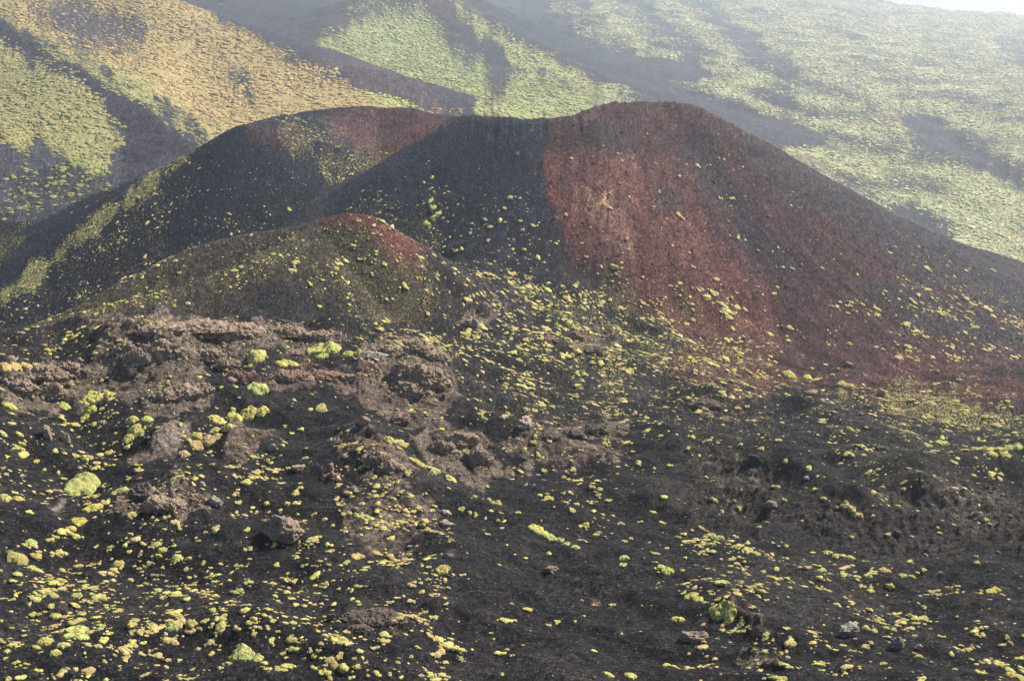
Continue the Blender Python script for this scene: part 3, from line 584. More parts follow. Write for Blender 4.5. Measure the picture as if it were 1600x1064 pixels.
SING="""352 577 6 y;344 604 5 g;311 588 7 y;262 595 6 y;389 571 8 y;213 726 7 y;215 734 7 y;386 752 9 y;416 786 8 y;448 785 9 y;362 804 7 g;371 784 7 y;476 715 7 y;418 719 6 t;462 770 8 y;315 762 8 g;501 636 9 y;484 639 7 y;487 615 5 g;365 638 7 g;338 637 4 g;
56 868 9 y;81 865 8 t;69 955 7 y;294 871 7 y;431 849 7 y;386 827 8 y;338 827 8 y;321 831 6 t;465 803 6 g;431 881 8 y;458 907 8 y;386 909 8 t;516 860 7 t;200 748 6 g;499 1015 8 y;458 1039 7 b;247 923 6 g;247 868 7 y;792 647 8 y;841 664 7 g;836 681 6 y;752 643 5 y;726 703 6 y;640 641 8 b;761 759 6 g;858 778 8 y;
997 722 8 y;950 781 7 y;779 786 9 y;741 774 7 y;764 780 7 y;809 800 8 y;916 820 6 y;1046 727 6 y;858 863 8 y;973 882 7 g;659 924 8 y;956 943 7 y;928 944 6 y;824 951 8 y;870 970 8 y;857 976 6 g;899 970 5 b;562 993 6 b;581 1011 7 y;609 1052 8 y;643 1025 5 y;653 1010 7 y;704 997 6 g;767 988 5 y;816 1007 5 y;800 1023 5 b;762 833 6 t;
1097 824 8 o;1104 745 5 b;1187 822 5 g;1168 848 8 g;1229 851 8 g;1331 882 7 y;1527 926 5 y;1567 928 6 y;1161 888 8 t;1185 931 8 y;1392 914 8 y;1444 948 7 t;1361 1003 6 g;1488 1020 7 g;1518 1029 6 g;1561 1039 8 g;1573 995 6 g;1283 1046 8 y;1194 1017 8 g;1177 1014 7 g;1222 1036 6 g;1351 954 5 t;1400 1012 5 b;1287 777 7 t;1364 805 6 t;1273 763 7 y;1116 780 7 y;1128 799 7 y;1155 792 7 y;1331 710 7 y;1527 670 8 y;1327 536 8 y;1234 511 6 y;1515 487 8 y;1539 546 8 y;1146 578 7 y;1156 985 8 y;
150 853 6 g;20 560 8 t;74 545 7 t;110 695 6 g;39 850 5 y;173 726 6 y;151 728 5 y;70 733 5 y;33 693 7 y;31 677 8 y;16 660 8 y;100 747 6 y;57 720 6 y;85 703 6 g;112 672 6 y;118 663 8 y;105 661 7 y;180 645 7 y;10 712 6 y;9 740 6 t;35 742 6 t;106 1043 6 y;163 1032 7 y;25 1034 6 y;10 1016 8 g;61 958 6 g;158 976 9 g;157 980 7 g;165 945 6 g;133 914 6 y;128 838 6 y;175 885 5 g;155 880 6 g;171 856 7 y;132 907 5 y;
225 884 6 t;234 879 9 t;290 888 6 t;305 900 5 t;220 823 5 g;241 957 6 y;221 984 9 y;240 979 8 y;207 1000 7 y;190 1012 7 y;310 1012 8 y;330 1020 8 y;356 1035 9 y;345 1042 8 y;300 1045 6 g;165 1060 8 b;280 1030 6 y;424 998 7 y;423 1003 6 y;434 985 5 y;455 992 5 g;418 951 8 y;390 972 8 y;395 964 7 y;372 981 7 y;340 985 7 y;330 976 7 y;350 960 6 g;320 969 7 y;310 981 8 y;330 900 6 y;345 880 6 y;362 893 5 g;495 899 6 t;500 875 6 y;520 820 5 y;512 849 6 y;500 838 5 t;400 800 5 y;
450 730 5 y;395 680 4 y;445 690 5 y;470 670 6 y;455 676 5 y;445 665 5 y;330 725 7 y;292 738 5 g;305 745 5 y;380 753 6 t;600 770 8 y;615 778 7 y;640 776 7 y;653 792 7 y;628 815 8 y;674 796 6 y;678 790 6 y;660 818 7 y;667 827 6 y;636 805 6 t;585 745 6 t;590 785 7 y;558 805 9 y;550 775 6 t;720 795 7 y;735 800 6 g;743 804 6 y;770 785 6 y;900 787 6 g;880 770 5 y;893 797 6 g;935 773 6 y;925 760 6 t;850 735 6 y;880 745 6 y;905 755 5 g;820 700 5 y;833 690 5 g;930 835 7 y;915 845 6 t;935 830 6 g;1000 815 5 y;985 840 6 y;975 845 6 t;1035 815 7 y;1100 940 6 t;1020 800 6 y;1068 833 7 y;1060 838 8 o;1085 860 6 y;1070 870 6 t;1065 890 7 y;1140 893 6 t;1130 898 5 y;1235 917 6 y;1256 916 5 g;1280 919 6 y;1340 905 6 y;1360 900 6 g;1420 960 6 y;1405 957 6 y;1440 965 6 g;1435 942 5 y;1470 893 4 y;1525 868 6 g;1330 838 5 g;1387 834 6 g;1252 814 6 g;1468 831 5 b;1540 812 6 g;1225 780 6 y;1190 700 7 y;1155 695 7 y;1075 700 6 y;1220 660 6 y;1268 575 6 y;1300 585 6 y;1345 620 7 t;1400 640 7 t;1385 625 6 t;1450 650 8 y;1480 660 7 y;1510 640 7 y;1540 650 8 y;1560 665 7 t;1590 655 7 t;1425 625 7 y"""
def reg(o,px,py,r,kind,cw,shape): THINGS.append((o,px,py,r,kind,cw,shape))
k=0
for cw,lob in MATS:
    wl=[]
    for px,py,r in lob:
        x,y,z=W(px,py); wl.append((x,y,r/pxm(y)*.98))
    mm=mat_mesh(wl,.50 if len(lob)<3 else .48,100+k,jitc(TINT[cw],.05)); k+=1
    if mm is None: continue
    o=link(bpy.data.objects.new('cushion_plant',mm[0])); o.location=mm[1]
    reg(o,np.mean([l[0] for l in lob]),np.mean([l[1] for l in lob]),max(l[2] for l in lob)*len(lob)**.5,'mat' if len(lob)>2 else 'cushion',cw,len(lob))
# ---------------------------------------------------------------- random plants: density per square metre
def cells():
    A=(tt[1]-tt[0])*YG_[:-1,:-1]*np.diff(YY)[:,None]; return A.ravel()
CA=cells(); cidx=np.arange(nr_*nc_).reshape(nr_,nc_)[:-1,:-1].ravel()
cx_,cy_=GX[cidx],GY[cidx]; cpx,cpy,cl=PXV[cidx],PYV[cidx],LAYI[cidx]; cj=R[4][cidx]; crock=R[5][cidx]; cveg=VEG[cidx]; csc=R[6][cidx]
slope=np.hypot(np.gradient(GZ2,axis=1).ravel()[cidx]/np.maximum((tt[1]-tt[0])*cy_,1e-6),0)
print('cells',round(time.time()-T0,1))
def sample(D):
    lam=D*CA; kk=rng.poisson(np.minimum(lam,3)); w=np.where(kk>0)[0]; w=np.repeat(w,kk[w]); g=cidx[w]; r=g//nc_; c=g%nc_
    y=YY[r]+rng.random(len(w))*(YY[r+1]-YY[r]); t=tt[c]+rng.random(len(w))*(tt[1]-tt[0]); x=t*y; return x,y,gz(x,y),w
def dmask(poly,s=15,m=None):
    o=np.zeros(len(cidx)); m=(cy_<330) if m is None else m
    o[m]=pmask(cpx[m],cpy[m],poly,s*(2.0 if s>=20 else 1.2),cj[m]*.8); return o
nearg=(cy_<300)&(np.abs(cx_/cy_)<.5)
D=np.zeros(len(cidx)); D[nearg&(cl==G)]=.05
for poly,d,s in [([(-150,800),(120,830),(330,850),(560,820),(700,900),(720,1100),(-150,1250)],.75,40),([(60,960),(300,930),(480,960),(520,1064),(520,1200),(0,1200)],1.0,30),
  ([(-100,650),(120,660),(240,640),(440,690),(500,760),(430,800),(200,800),(-100,780)],.5,25),([(520,700),(680,720),(700,850),(600,860),(500,820)],.9,20),([(560,940),(760,960),(760,1064),(760,1200),(560,1200)],.6,25),
  ([(700,620),(1000,600),(1200,640),(1250,700),(1000,700),(760,680)],.42,25),([(780,680),(1000,700),(980,800),(760,800)],.5,25),([(860,800),(1100,810),(1120,900),(960,880)],.20,25),([(1080,820),(1250,840),(1360,880),(1480,930),(1400,1000),(1100,960)],.75,25),
  ([(1060,660),(1260,700),(1320,760),(1440,790),(1650,760),(1650,640),(1400,600),(1200,580)],.62,22),([(1100,960),(1650,930),(1650,1200),(1100,1200)],.38,30),([(1190,730),(1300,770),(1350,800),(1400,790),(1300,740)],.8,10),
  ([(0,500),(260,480),(560,510),(600,560),(500,610),(300,590),(0,620)],.32,20),([(560,570),(740,600),(740,680),(560,690)],.3,15),([(1210,580),(1400,600),(1640,630),(1640,690),(1450,660),(1300,630)],.7,10),([(1230,700),(1400,700),(1660,740),(1660,770),(1400,755)],.6,12)]:
    D=np.maximum(D,d*dmask(poly,s)*(cl==G))
clus=np.exp(2.2*fbm(cx_/4.5,cy_/4.5,3,131))*.55; clus2=np.exp(2.6*fbm(cx_/1.3,cy_/1.3,2,133))*.5
D*=clus*clus2*2.4
D*=1-.6*np.clip(csc*1.5,0,1)
for p_ in ([(740,850),(860,870),(1050,930),(1100,1064),(1100,1200),(740,1200)],[(720,740),(860,800),(1100,830),(1300,900),(1640,930),(1640,860),(1300,820),(1060,760),(800,730)],[(200,690),(330,600),(400,570),(520,560),(440,640),(300,650)],[(1050,620),(1300,650),(1400,690),(1500,690),(1300,710),(1100,670)],[(560,650),(640,650),(700,750),(900,860),(740,800),(620,720)]):
    D*=1-.7*dmask(p_,22)
# slopes of the cones
def D2(poly,d,s,L): return d*dmask(poly,s)*np.isin(cl,L)
Dc=np.zeros(len(cidx))
for poly,d,s,L in [([(1250,400),(1330,440),(1450,450),(1650,480),(1700,590),(1560,570),(1380,540),(1280,520)],.34,22,[CO]),([(860,430),(980,440),(1100,460),(1200,540),(1140,590),(960,600),(860,540)],.40,22,[CO,G]),([(640,400),(760,430),(860,450),(900,560),(700,570),(620,540)],.45,20,[G,CO,SM]),([(560,340),(700,300),(860,380),(900,440),(760,450),(640,390)],.22,22,[CO]),([(1050,450),(1200,480),(1320,520),(1300,570),(1150,570)],.16,18,[CO]),
  ([(500,345),(640,360),(700,460),(640,530),(500,510),(440,420)],.55,14,[SM]),([(0,500),(300,390),(460,355),(480,420),(300,480),(0,560)],.40,12,[SM]),
  ([(0,500),(40,440),(130,380),(240,290),(300,300),(260,380),(320,440),(140,480)],.36,12,[CR]),([(300,340),(420,330),(560,300),(600,340),(420,380),(280,430)],.30,14,[CR]),([(410,190),(540,170),(540,230),(640,225),(640,300),(560,335),(500,300),(450,220)],.55,10,[CR]),([(0,480),(100,375),(200,300),(300,233),(310,245),(110,400),(40,470)],1.2,6,[CR]),
  ([(300,200),(560,260),(520,340),(200,420),(60,480),(60,420)],.08,20,[CR]),([(880,200),(1200,240),(1500,450),(1200,460),(900,400)],.02,20,[CO])]:
    Dc=np.maximum(Dc,D2(poly,d,s,L)*1.25)
Dc*=np.exp(2.2*fbm(cx_/6,cy_/6,3,135))*.8
X1,Y1,Z1,w1=sample(D*2.9); r1=np.clip(np.exp(rng.normal(-2.08,.58,len(X1))),.05,.45)
r1*=np.where((crock[w1]>.5),.8,1)
X2,Y2,Z2,w2_=sample(Dc*2.0*(cy_<360)); r2=np.clip(np.exp(rng.normal(-1.5,.5,len(X2))),.1,.8)*np.where(np.isin(cl[w2_],[SM,CR]),.68,1.0)
SX=np.concatenate([X1,X2]); SY=np.concatenate([Y1,Y2]); SZ=np.concatenate([Z1,Z2]); SR=np.concatenate([r1,r2])
print('cushions',len(SX),len(X2),round(time.time()-T0,1))
PALC=np.array([TINT[c] for c in 'yygotyt']); 
nearness=fbm(SX/9,SY/9,2,140)
ti=rng.integers(0,7,len(SX)); ti=np.where(rng.random(len(SX))<np.clip(.1+.5*nearness,0,.6),6,ti); stint=PALC[ti]*(1+rng.normal(0,.13,len(SX)))[:,None]; tl=np.array(list('yygotyt'))[ti]
def merged(name,templates,x,y,z,r,tint,mat,flat=(.8,1.25),align=True):
    """one mesh of many small plants or stones"""
    n_=len(x); which=rng.integers(0,len(templates),n_); VS=[];FS=[];TS=[];off=0
    e=.8+r*.5; nx=-(gz(x+e,y)-gz(x-e,y))/(2*e); ny=-(gz(x,y+e)-gz(x,y-e))/(2*e)
    nx=np.clip(nx,-.6,.6);ny=np.clip(ny,-.42,.42)
    for k_,(v,f) in enumerate(templates):
        m=np.where(which==k_)[0]
        if len(m)==0: continue
        a=rng.random(len(m))*6.283; ca,sa=np.cos(a),np.sin(a); sx=r[m]*rng.uniform(*flat,len(m)); sy=r[m]*rng.uniform(*flat,len(m)); sz=r[m]*rng.uniform(.55,1.0,len(m))
        vx=v[:,0][None]*sx[:,None]; vy=v[:,1][None]*sy[:,None]; vz=v[:,2][None]*sz[:,None]
        X_=vx*ca[:,None]-vy*sa[:,None]; Y_=vx*sa[:,None]+vy*ca[:,None]
        Zz=vz-(X_*nx[m][:,None]+Y_*ny[m][:,None])*(.9 if align else .5)
        VS.append(np.stack([X_+x[m][:,None],Y_+y[m][:,None],Zz+z[m][:,None]],-1).reshape(-1,3))
        FS.append((f[None]+(np.arange(len(m))*len(v))[:,None,None]+off).reshape(-1,3)); off+=len(m)*len(v)
        shade=1+.0*v[:,2]; TS.append((tint[m][:,None,:]*shade[None,:,None]).reshape(-1,3))
    me=mesh_np(name,np.concatenate(VS),tris=np.concatenate(FS)); fattr(me,'tint',np.concatenate(TS),'FLOAT_COLOR'); me.materials.append(mat)
    o=link(bpy.data.objects.new(name,me)); o['kind']='stuff'; return o
# individuals: hand-placed single plants, then the largest of the scattered ones
DM=[dome(200+i,4,.26) for i in range(12)]
DMESH={}
def dome_obj(i,cw):
    key=(i,cw)
    if key not in DMESH:
        v,f=DM[i]; me=mesh_np('cushion',v,tris=f); fattr(me,'tint',np.tile(jitc(TINT[cw],.08),(len(v),1)),'FLOAT_COLOR'); me.materials.append(PM); DMESH[key]=me
    return DMESH[key]
def put_dome(x,y,z,r,cw,px,py,rp):
    o=link(bpy.data.objects.new('cushion_plant',dome_obj(int(rng.integers(0,12)),cw))); o.location=(x,y,z-.02)
    e=.4; nx=-(gz(x+e,y)-gz(x-e,y))/(2*e); ny=-(gz(x,y+e)-gz(x,y-e))/(2*e); nv=Vector((float(np.clip(nx,-.7,.7)),float(np.clip(ny,-.7,.7)),1)).normalized()
    q=Vector((0,0,1)).rotation_difference(nv); o.rotation_mode='QUATERNION'; from mathutils import Quaternion
    o.rotation_quaternion=q@Quaternion((0,0,1),rng.random()*6.28); o.scale=(r*rng.uniform(.85,1.2),r*rng.uniform(.85,1.2),r*rng.uniform(.8,1.1)); reg(o,px,py,rp,'cushion',cw,1)
sg=[s.split() for s in SING.replace('\n','').split(';')]
for a,b,r,cw in sg:
    a,b,r=float(a),float(b),float(r); x,y,z=W(a,b+r*.25); put_dome(x,y,z,r/pxm(y)*.95,cw,a,b,r)
nh=len(THINGS)
spx,spy=proj(SX,SY,SZ); app=SR*F/SY
vis=(spx>5)&(spx<1595)&(spy>0)&(spy<1058)
_w=[W(a,b) for a,b in zip(spx[vis][:0],spy[vis][:0])]
order=np.argsort(-np.where(vis,app,0)); pick=[]
for i in order:
    if len(pick)>=max(0,300-nh): break
    wx=W(spx[i],spy[i])
    if abs(wx[1]-SY[i])<SY[i]*.04: pick.append(i)
for i in pick: put_dome(float(SX[i]),float(SY[i]),float(SZ[i]),float(SR[i]),tl[i],float(spx[i]),float(spy[i]),float(app[i]))
keep=np.ones(len(SX),bool); keep[pick]=False
SD=[dome(300+i,2,.2) for i in range(8)]; SD1=[dome(320+i,1,.2) for i in range(6)]
bigm=keep&(app>2.2)&(app<=3.6); hug=keep&(app>3.6)
SD3=[dome(340+i,3,.24) for i in range(10)]
merged('more_cushion_plants',SD3,SX[hug],SY[hug],SZ[hug]-.01,SR[hug],stint[hug],PM)
merged('small_cushion_plants',SD,SX[bigm],SY[bigm],SZ[bigm]-.01,SR[bigm],stint[bigm],PM)
sm_=keep&~bigm&~hug
merged('tiny_cushion_plants',SD1,SX[sm_],SY[sm_],SZ[sm_]-.01,SR[sm_],stint[sm_],PM)
print('plants done',len(THINGS),round(time.time()-T0,1))
# ---------------------------------------------------------------- shrubs on the far slopes
fb=(cy_>=300)&(np.abs(cx_/cy_)<.50)&(cy_<3300)&(cpy>-60)
rad=np.clip(.62+cy_/850,.8,3.6)
Df=np.where(fb,np.clip(cveg-.12,0,1)*1.0/(rad*rad)*.62,0)*np.exp(1.0*fbm(cx_/14,cy_/14,2,151)+.7*fbm(cx_/45,cy_/45,3,152))*.8
Df=np.where(np.isin(cl,[CO,SM,CR]),0,Df)
X3,Y3,Z3,w3=sample(Df); r3=rad[w3]*np.clip(np.exp(rng.normal(-.15,.28,len(X3))),.45,1.7)
vcc=VC[cidx][w3]; t3=vcc*(1+rng.normal(0,.10,len(X3)))[:,None]*np.stack([1+rng.normal(0,.07,len(X3)),np.ones(len(X3)),np.ones(len(X3))],1)
print('far shrubs',len(X3))
nf=Y3<620
merged('shrub_cover_on_hills',SD,X3[nf],Y3[nf],Z3[nf]-.1,r3[nf],np.clip(t3[nf],.01,.6),PF)
merged('far_shrub_cover',SD1,X3[~nf],Y3[~nf],Z3[~nf]-.1,r3[~nf],np.clip(t3[~nf],.01,.6),PF)
print('far done',round(time.time()-T0,1))
# ---------------------------------------------------------------- rocks
def rock_mat():
    t=NT('lava_rock'); n=t.n; co=n('NewGeometry').outputs['Position']; a=n('Attribute',attribute_name='tint').outputs['Color']
    n1=n('TexNoise',i={'Vector':co,'Scale':6.0,'Detail':7,'Roughness':.72}).outputs[0]; n2=n('TexNoise',i={'Vector':co,'Scale':1.4,'Detail':3}).outputs[0]
    v=n('TexVoronoi',i={'Vector':co,'Scale':9.0}); k=t.math('MAXIMUM',t.math('MULTIPLY_ADD',n1,2.8,-.4),.15); c=t.mix(1.0,a,n('CombineColor',i={0:k,1:k,2:k}).outputs[0],'MULTIPLY')
    c=t.mix(t.math('MULTIPLY',t.ss(n2,.5,.72),.45),c,(.24,.20,.165,1)); c=t.mix(t.math('MULTIPLY',t.ss(n2,.48,.3),.5),c,(.06,.048,.042,1))
    t.t.links.new(c,t.b.inputs['Base Color']); h=t.math('MULTIPLY_ADD',v.outputs['Distance'],.25,n1)
    b=n('Bump',i={'Height':h,'Strength':1.0,'Distance':.22}); t.t.links.new(b.outputs[0],t.b.inputs['Normal']); return t.m
RM=rock_mat()
def rockv(seed,sub=3,planes=14,cut=.62,rough=.06):
    r_=np.random.default_rng(seed); v,f=ICO[sub]; pn=r_.normal(size=(planes,3)); pn/=np.linalg.norm(pn,axis=1)[:,None]; pd=r_.uniform(cut,1.0,planes)
    d=np.maximum(v@pn.T,1e-3); r=np.minimum((pd/d).min(1),1.25); r=r*(1-(rough*1.1*np.abs(n3(v*r[:,None],4.2,seed+11)) if sub>3 else 0)+rough*n3(v*r[:,None],2.5,seed)*1.5+(rough*.9*n3(v*r[:,None],6,seed+3) if sub>2 else 0)+(rough*.6*n3(v*r[:,None],14,seed+7) if sub>3 else 0))
    return v*r[:,None],f
RT={'brown':(.30,.222,.158),'dark':(.135,.108,.090),'grey':(.31,.275,.24),'red':(.25,.155,.118),'pale':(.37,.30,.25),'white':(.75,.74,.70)}
def rock_obj(name,x,y,z,sx,sy,sz,tint,seed,sub=4,planes=16,cut=.62,rough=.08,rot=None,smooth=False):
    v,f=rockv(seed,sub,planes,cut,rough); v=v*np.array([sx,sy,sz]); a=rot if rot is not None else seed*1.7
    ca,sa=math.cos(a),math.sin(a); 
    if rot is not None: v=np.stack([v[:,0]*ca-v[:,1]*sa,v[:,0]*sa+v[:,1]*ca,v[:,2]],1)
    me=mesh_np(name,v,tris=f,smooth=sub>3); fattr(me,'tint',np.tile(np.array(RT[tint])*rng.uniform(.92,1.1),(len(v),1)),'FLOAT_COLOR'); me.materials.append(RM)
    o=link(bpy.data.objects.new(name,me)); o.location=(x,y,z); return o
def lab(o,label,cat,group=None):
    o['label']=label; o['category']=cat
    if group: o['group']=group
ROCKS=[ # px,py,half width px, half height px, tint, name, label
(448,826,38,25,'brown','boulder','largest loose boulder, rounded brown lava with pitted face and cushion plants at its foot'),
(220,768,25,21,'dark','boulder','dark round-topped boulder at the left end of the rubble outcrop with the spire'),
(335,783,15,12,'grey','boulder','smooth grey rock with a green cushion on its right side'),
(315,757,8,8,'grey','boulder','small pale grey rock just above the smooth grey rock, green cushion at its foot'),
(821,662,17,11,'pale','boulder','pale wedge-shaped rock alone on the dark slope right of the big crag'),
(697,801,10,7,'grey','boulder','smooth grey egg-shaped stone at the edge of the brown rubble hill'),
(697,818,9,8,'pale','boulder','pale brown stone just below the grey egg-shaped stone'),
(640,823,10,6,'brown','boulder','flat brown stone at the foot of the rubble hill left of the pale stone'),
(1402,1003,13,13,'grey','boulder','grey rock in the ash with a bright green cushion at its foot'),
(1329,985,20,12,'grey','boulder','low grey-brown rock under a row of yellow cushions'),
(1090,993,22,12,'brown','boulder','low wide brown rock below the largest yellow cushion on the right'),
(1436,1010,7,5,'grey','boulder','small grey stone just right of the grey rock with a green cushion'),
(1430,1022,7,5,'red','boulder','small reddish stone below the small grey stone'),
(516,963,10,9,'dark','boulder','small dark brown boulder alone in the ash with yellow cushion at its left'),
(538,967,6,5,'dark','boulder','very small dark stone right of the small dark brown boulder'),
(73,673,9,15,'brown','boulder','upright brown lava stump, left one of a pair between cushion patches'),
(101,682,9,12,'brown','boulder','upright brown lava stump, right one of a pair between cushion patches'),
(521,690,13,11,'brown','boulder','knobbly brown rock above the red-brown jagged rock'),
(701,868,11,5,'dark','boulder','thin dark slab lying tilted in the ash'),
(860,890,13,6,'red','boulder','flat reddish rubble patch standing in the dark ash hollow'),
(737,503,14,9,'pale','boulder','pale orange-brown block at the foot of the slope left of the red cone'),
(757,480,12,15,'brown','boulder','tall tilted brown slab above the pale orange-brown block'),
(580,556,24,7,'grey','boulder','flat grey slab beside the yellow cushion mats near the knoll top'),
(613,353,3.4,3.2,'white','boulder','tiny white stone on the dark slope right of the small red-topped cone'),
(345,7,3,1.2,'white','boulder','tiny white stone on the far dark plain at the top'),
(158,660,7,6,'brown','boulder','small brown rock at the right end of the yellow cushion patch'),
(860,529,14,6,'red','boulder','low reddish rock hump at the foot of the red slope'),
(900,525,18,8,'red','boulder','wide red-brown rock hump at the edge of the red cone base'),
(925,548,15,8,'dark','boulder','dark brown rock hump just below the wide red-brown one'),
(240,899,9,4,'brown','boulder','flat brown rubble patch among small cushions in the lower left'),
(785,652,6,4,'pale','boulder','small pale stone under a yellow cushion left of the wedge-shaped rock'),
(784,592,4,4,'pale','boulder','small pale upright stone in the dark basin'),
(1378,612,10,7,'brown','boulder','brown rock hump in the yellow plant belt below the red cone'),
(1270,613,12,6,'brown','boulder','brown rock hump left in the yellow plant belt below the red cone'),
(1335,723,4,5,'red','boulder','small red stone below a yellow cushion on the right slope'),
(1205,786,12,8,'brown','boulder','brown rock lump on the eroded scarp'),
(205,580,12,9,'dark','boulder','dark block on the crest of the left crag'),
(463,730,11,7,'brown','boulder','brown rubble lump with a yellow cushion on it'),
(425,700,8,7,'brown','boulder','small brown lump at the lower end of the brown streak'),
(570,655,10,9,'brown','boulder','brown rock left of the dark notch beside the big crag'),
(625,655,18,10,'red','boulder','red-brown rock in front of the big crag with green cushion at its right'),
(545,590,14,8,'brown','boulder','low brown rock left of the big crag'),
(1395,560,3,2,'grey','boulder','tiny grey stone on the lower red slope')]
for i,(a,b,rw,rh,tn,nm,lb) in enumerate(ROCKS):
    x,y,z=W(a,b+rh*.75); m=1/pxm(y); hw,hh=rw*m,rh*m*1.06
    o=rock_obj(nm,x,y+hw*.35,z+hh*.35,hw,hw*.8,hh*1.05,tn,900+i,5 if rw>12 else (4 if rw>6 else 3),18,.60,.15 if rw>12 else .08,rot=.0)
    lab(o,lb,'rock')
def craggy(seed,sub,sx,sy,sz,bs):
    """a lava mass broken along joints: blocks step in and out, with dark clefts between"""
    v,f=ICO[sub]; w=v*np.array([sx,sy,sz]); w=w*(1+.22*n3(v,1.7,seed)+.12*n3(v,4.0,seed+3))[:,None]
    q=w+ .25*bs*np.stack([n3(w,1/bs,seed+5),n3(w,1/bs,seed+6),n3(w,1/bs,seed+7)],1)*2
    def wk(s_,sd):
        # two slanted planes of cells so that every face of the mass is broken up
        a=worley((q[:,0]+.35*q[:,2])/s_,(q[:,1]-.3*q[:,2])/s_,sd); b=worley((q[:,0]-.7*q[:,1])/s_/1.2,(q[:,2]*1.35+.2*q[:,0])/s_,sd+1)
        steep=np.clip(1.2-np.abs(v[:,2])*1.3,0,1)
        return (a[2]-.5)*(1-steep)+(b[2]-.5)*steep, np.minimum(np.minimum(a[1]-a[0],b[1]-b[0]),.25)
    o1,c1=wk(bs*2.0,seed); o2,c2=wk(bs*.9,seed+11)
    r=o1*bs*1.0+(c1-.25)*bs*1.9+o2*bs*.6+(c2-.25)*bs*.95+.06*bs*n3(w,5/bs,seed+20)
    nv=v*np.array([1/sx,1/sy,1/sz]); nv/=np.linalg.norm(nv,axis=1)[:,None]
    return w+nv*r[:,None],f
def cluster(name,parts,label,seed,tint,n_,bs,cat='outcrop',**k):
    r_=np.random.default_rng(seed); VS=[];FS=[];TS=[];off=0; tmp=[rockv(seed+i,2,6,.25,.02) for i in range(7)]
    cen=[W(a,b+rh*.5) for a,b,rw,rh in parts]; cx,cy,cz=np.mean(cen,0)
    def add(w_,f,x,y,z,tc):
        nonlocal off
        VS.append(w_+np.array([x-cx,y-cy,z-cz])); FS.append(f+off); off+=len(w_); TS.append(np.tile(tc,(len(w_),1)) if np.ndim(tc)==1 else tc)
    for kq,((a,b,rw,rh),(x,y,z)) in enumerate(zip(parts,cen)):
        m=1/pxm(y); hw,hh=rw*m,rh*m*1.06; big=rw>15
        v,f=craggy(seed+kq*7,6 if rw>20 else 5 if big else 4,hw*1.0,max(hw*.62,hh*.8),hh*1.0,min(bs*1.35,hh*.42))
        tc=(np.array(RT[tint])*rng.uniform(.9,1.1))[None]*(1+.22*n3(v,.9,seed+kq))[:,None]
        add(v,f,x,y+hw*.45,z-hh*.05,tc)
        for _ in range(int(n_*.22*rw/sum(p[2] for p in parts))):
            th=r_.random()*6.283; rr_=r_.uniform(.85,1.35); s=bs*.5*math.exp(r_.normal(0,.5)); X_,Y_=x+rr_*math.cos(th)*hw,y+hw*.45+rr_*math.sin(th)*max(hw*.62,hh*.8)
            if rr_>1.15 and kq>=0 and len(parts)==1 and False: continue
            q=Vector(r_.normal(size=3)).normalized(); Rm=np.array(Matrix.Rotation(r_.random()*6.28,3,q)); v2,f2=tmp[r_.integers(0,7)]
            add((v2*s*r_.uniform(.6,1.3,3))@Rm.T,f2,X_,Y_,float(gz(X_,Y_))+s*.15,jitc(RT[tint],.15))
    me=mesh_np(name,np.concatenate(VS),tris=np.concatenate(FS),smooth=False); fattr(me,'tint',np.concatenate(TS),'FLOAT_COLOR'); me.materials.append(RM)
    o=link(bpy.data.objects.new(name,me)); o.location=(cx,cy,cz); lab(o,label,cat,'craggy lava outcrops'); return o
OUT=[([(655,592,44,30),(640,612,36,22),(625,580,22,22)],'largest craggy lava rock, brown layered block with dark undercut on the central knoll','brown',260,.32),
([(600,548,30,12),(645,545,38,16),(680,560,24,12)],'rubbly brown lava hump directly behind the largest craggy rock','brown',260,.26),
([(60,585,42,16),(95,575,30,18),(25,606,30,14),(75,612,28,22)],'long broken lava outcrop at the far left edge of the knoll','brown',420,.30),
([(215,560,32,24),(250,545,34,20),(190,545,24,14)],'steep dark-brown clinker crag left of centre on the knoll','brown',420,.30),
([(280,612,34,16),(250,620,28,13),(310,608,22,14)],'clinker outcrop standing lower on the ash below the steep crag','brown',320,.28),
([(300,515,60,12),(360,518,48,13),(240,515,42,10)],'wide band of broken lava along the crest of the knoll','brown',520,.30),
([(440,522,44,12),(500,525,30,10)],'broken lava band at the right end of the knoll crest','brown',260,.28),
([(320,555,30,12),(350,570,26,12)],'low brown lava rubble between the crest band and the lower outcrop','brown',220,.26),
([(370,590,26,13)],'small reddish lava hump left of the olive cushion','red',120,.24),
([(450,590,36,11),(500,588,34,10)],'reddish brown rubble rise beside the yellow cushions','red',260,.24),
([(458,552,16,7)],'small lava outcrop left of the largest bright green cushion','red',60,.26),
([(250,792,42,16),(290,780,28,14),(245,775,18,12)],'rubble outcrop topped by a pointed spire on the left slope','brown',280,.24),
([(720,690,34,22),(745,715,26,18),(690,700,24,20)],'rounded brown rubble mound right of the chain of yellow cushions','brown',420,.17),
([(590,715,26,16),(610,730,22,14)],'pale brown lava slab left of the chain of yellow cushions','brown',220,.16),
([(520,745,18,9),(516,733,8,14)],'jagged red-brown rock with an upright point','red',40,.22),
([(90,585,10,6)],'small brown lava block cluster above the far left outcrop','brown',20,.25),
([(850,682,26,6),(885,677,28,7),(925,672,30,7),(960,668,26,6)],'low broken dark rubble rise in the middle of the dark slope','dark',260,.15),
([(1105,635,34,8)],'dark rubble rise above the yellow plants in the middle right','dark',120,.18),
([(1380,700,10,4)],'small dark rubble strip beside the green mats','dark',20,.12),
([(580,970,50,10),(560,985,24,8)],'low dark rubble strip near the bottom centre','dark',150,.12)]
for i,(p_,lb,tn,n_,bs) in enumerate(OUT): cluster('lava_outcrop',p_,lb,1200+i*50,tn,n_,bs)
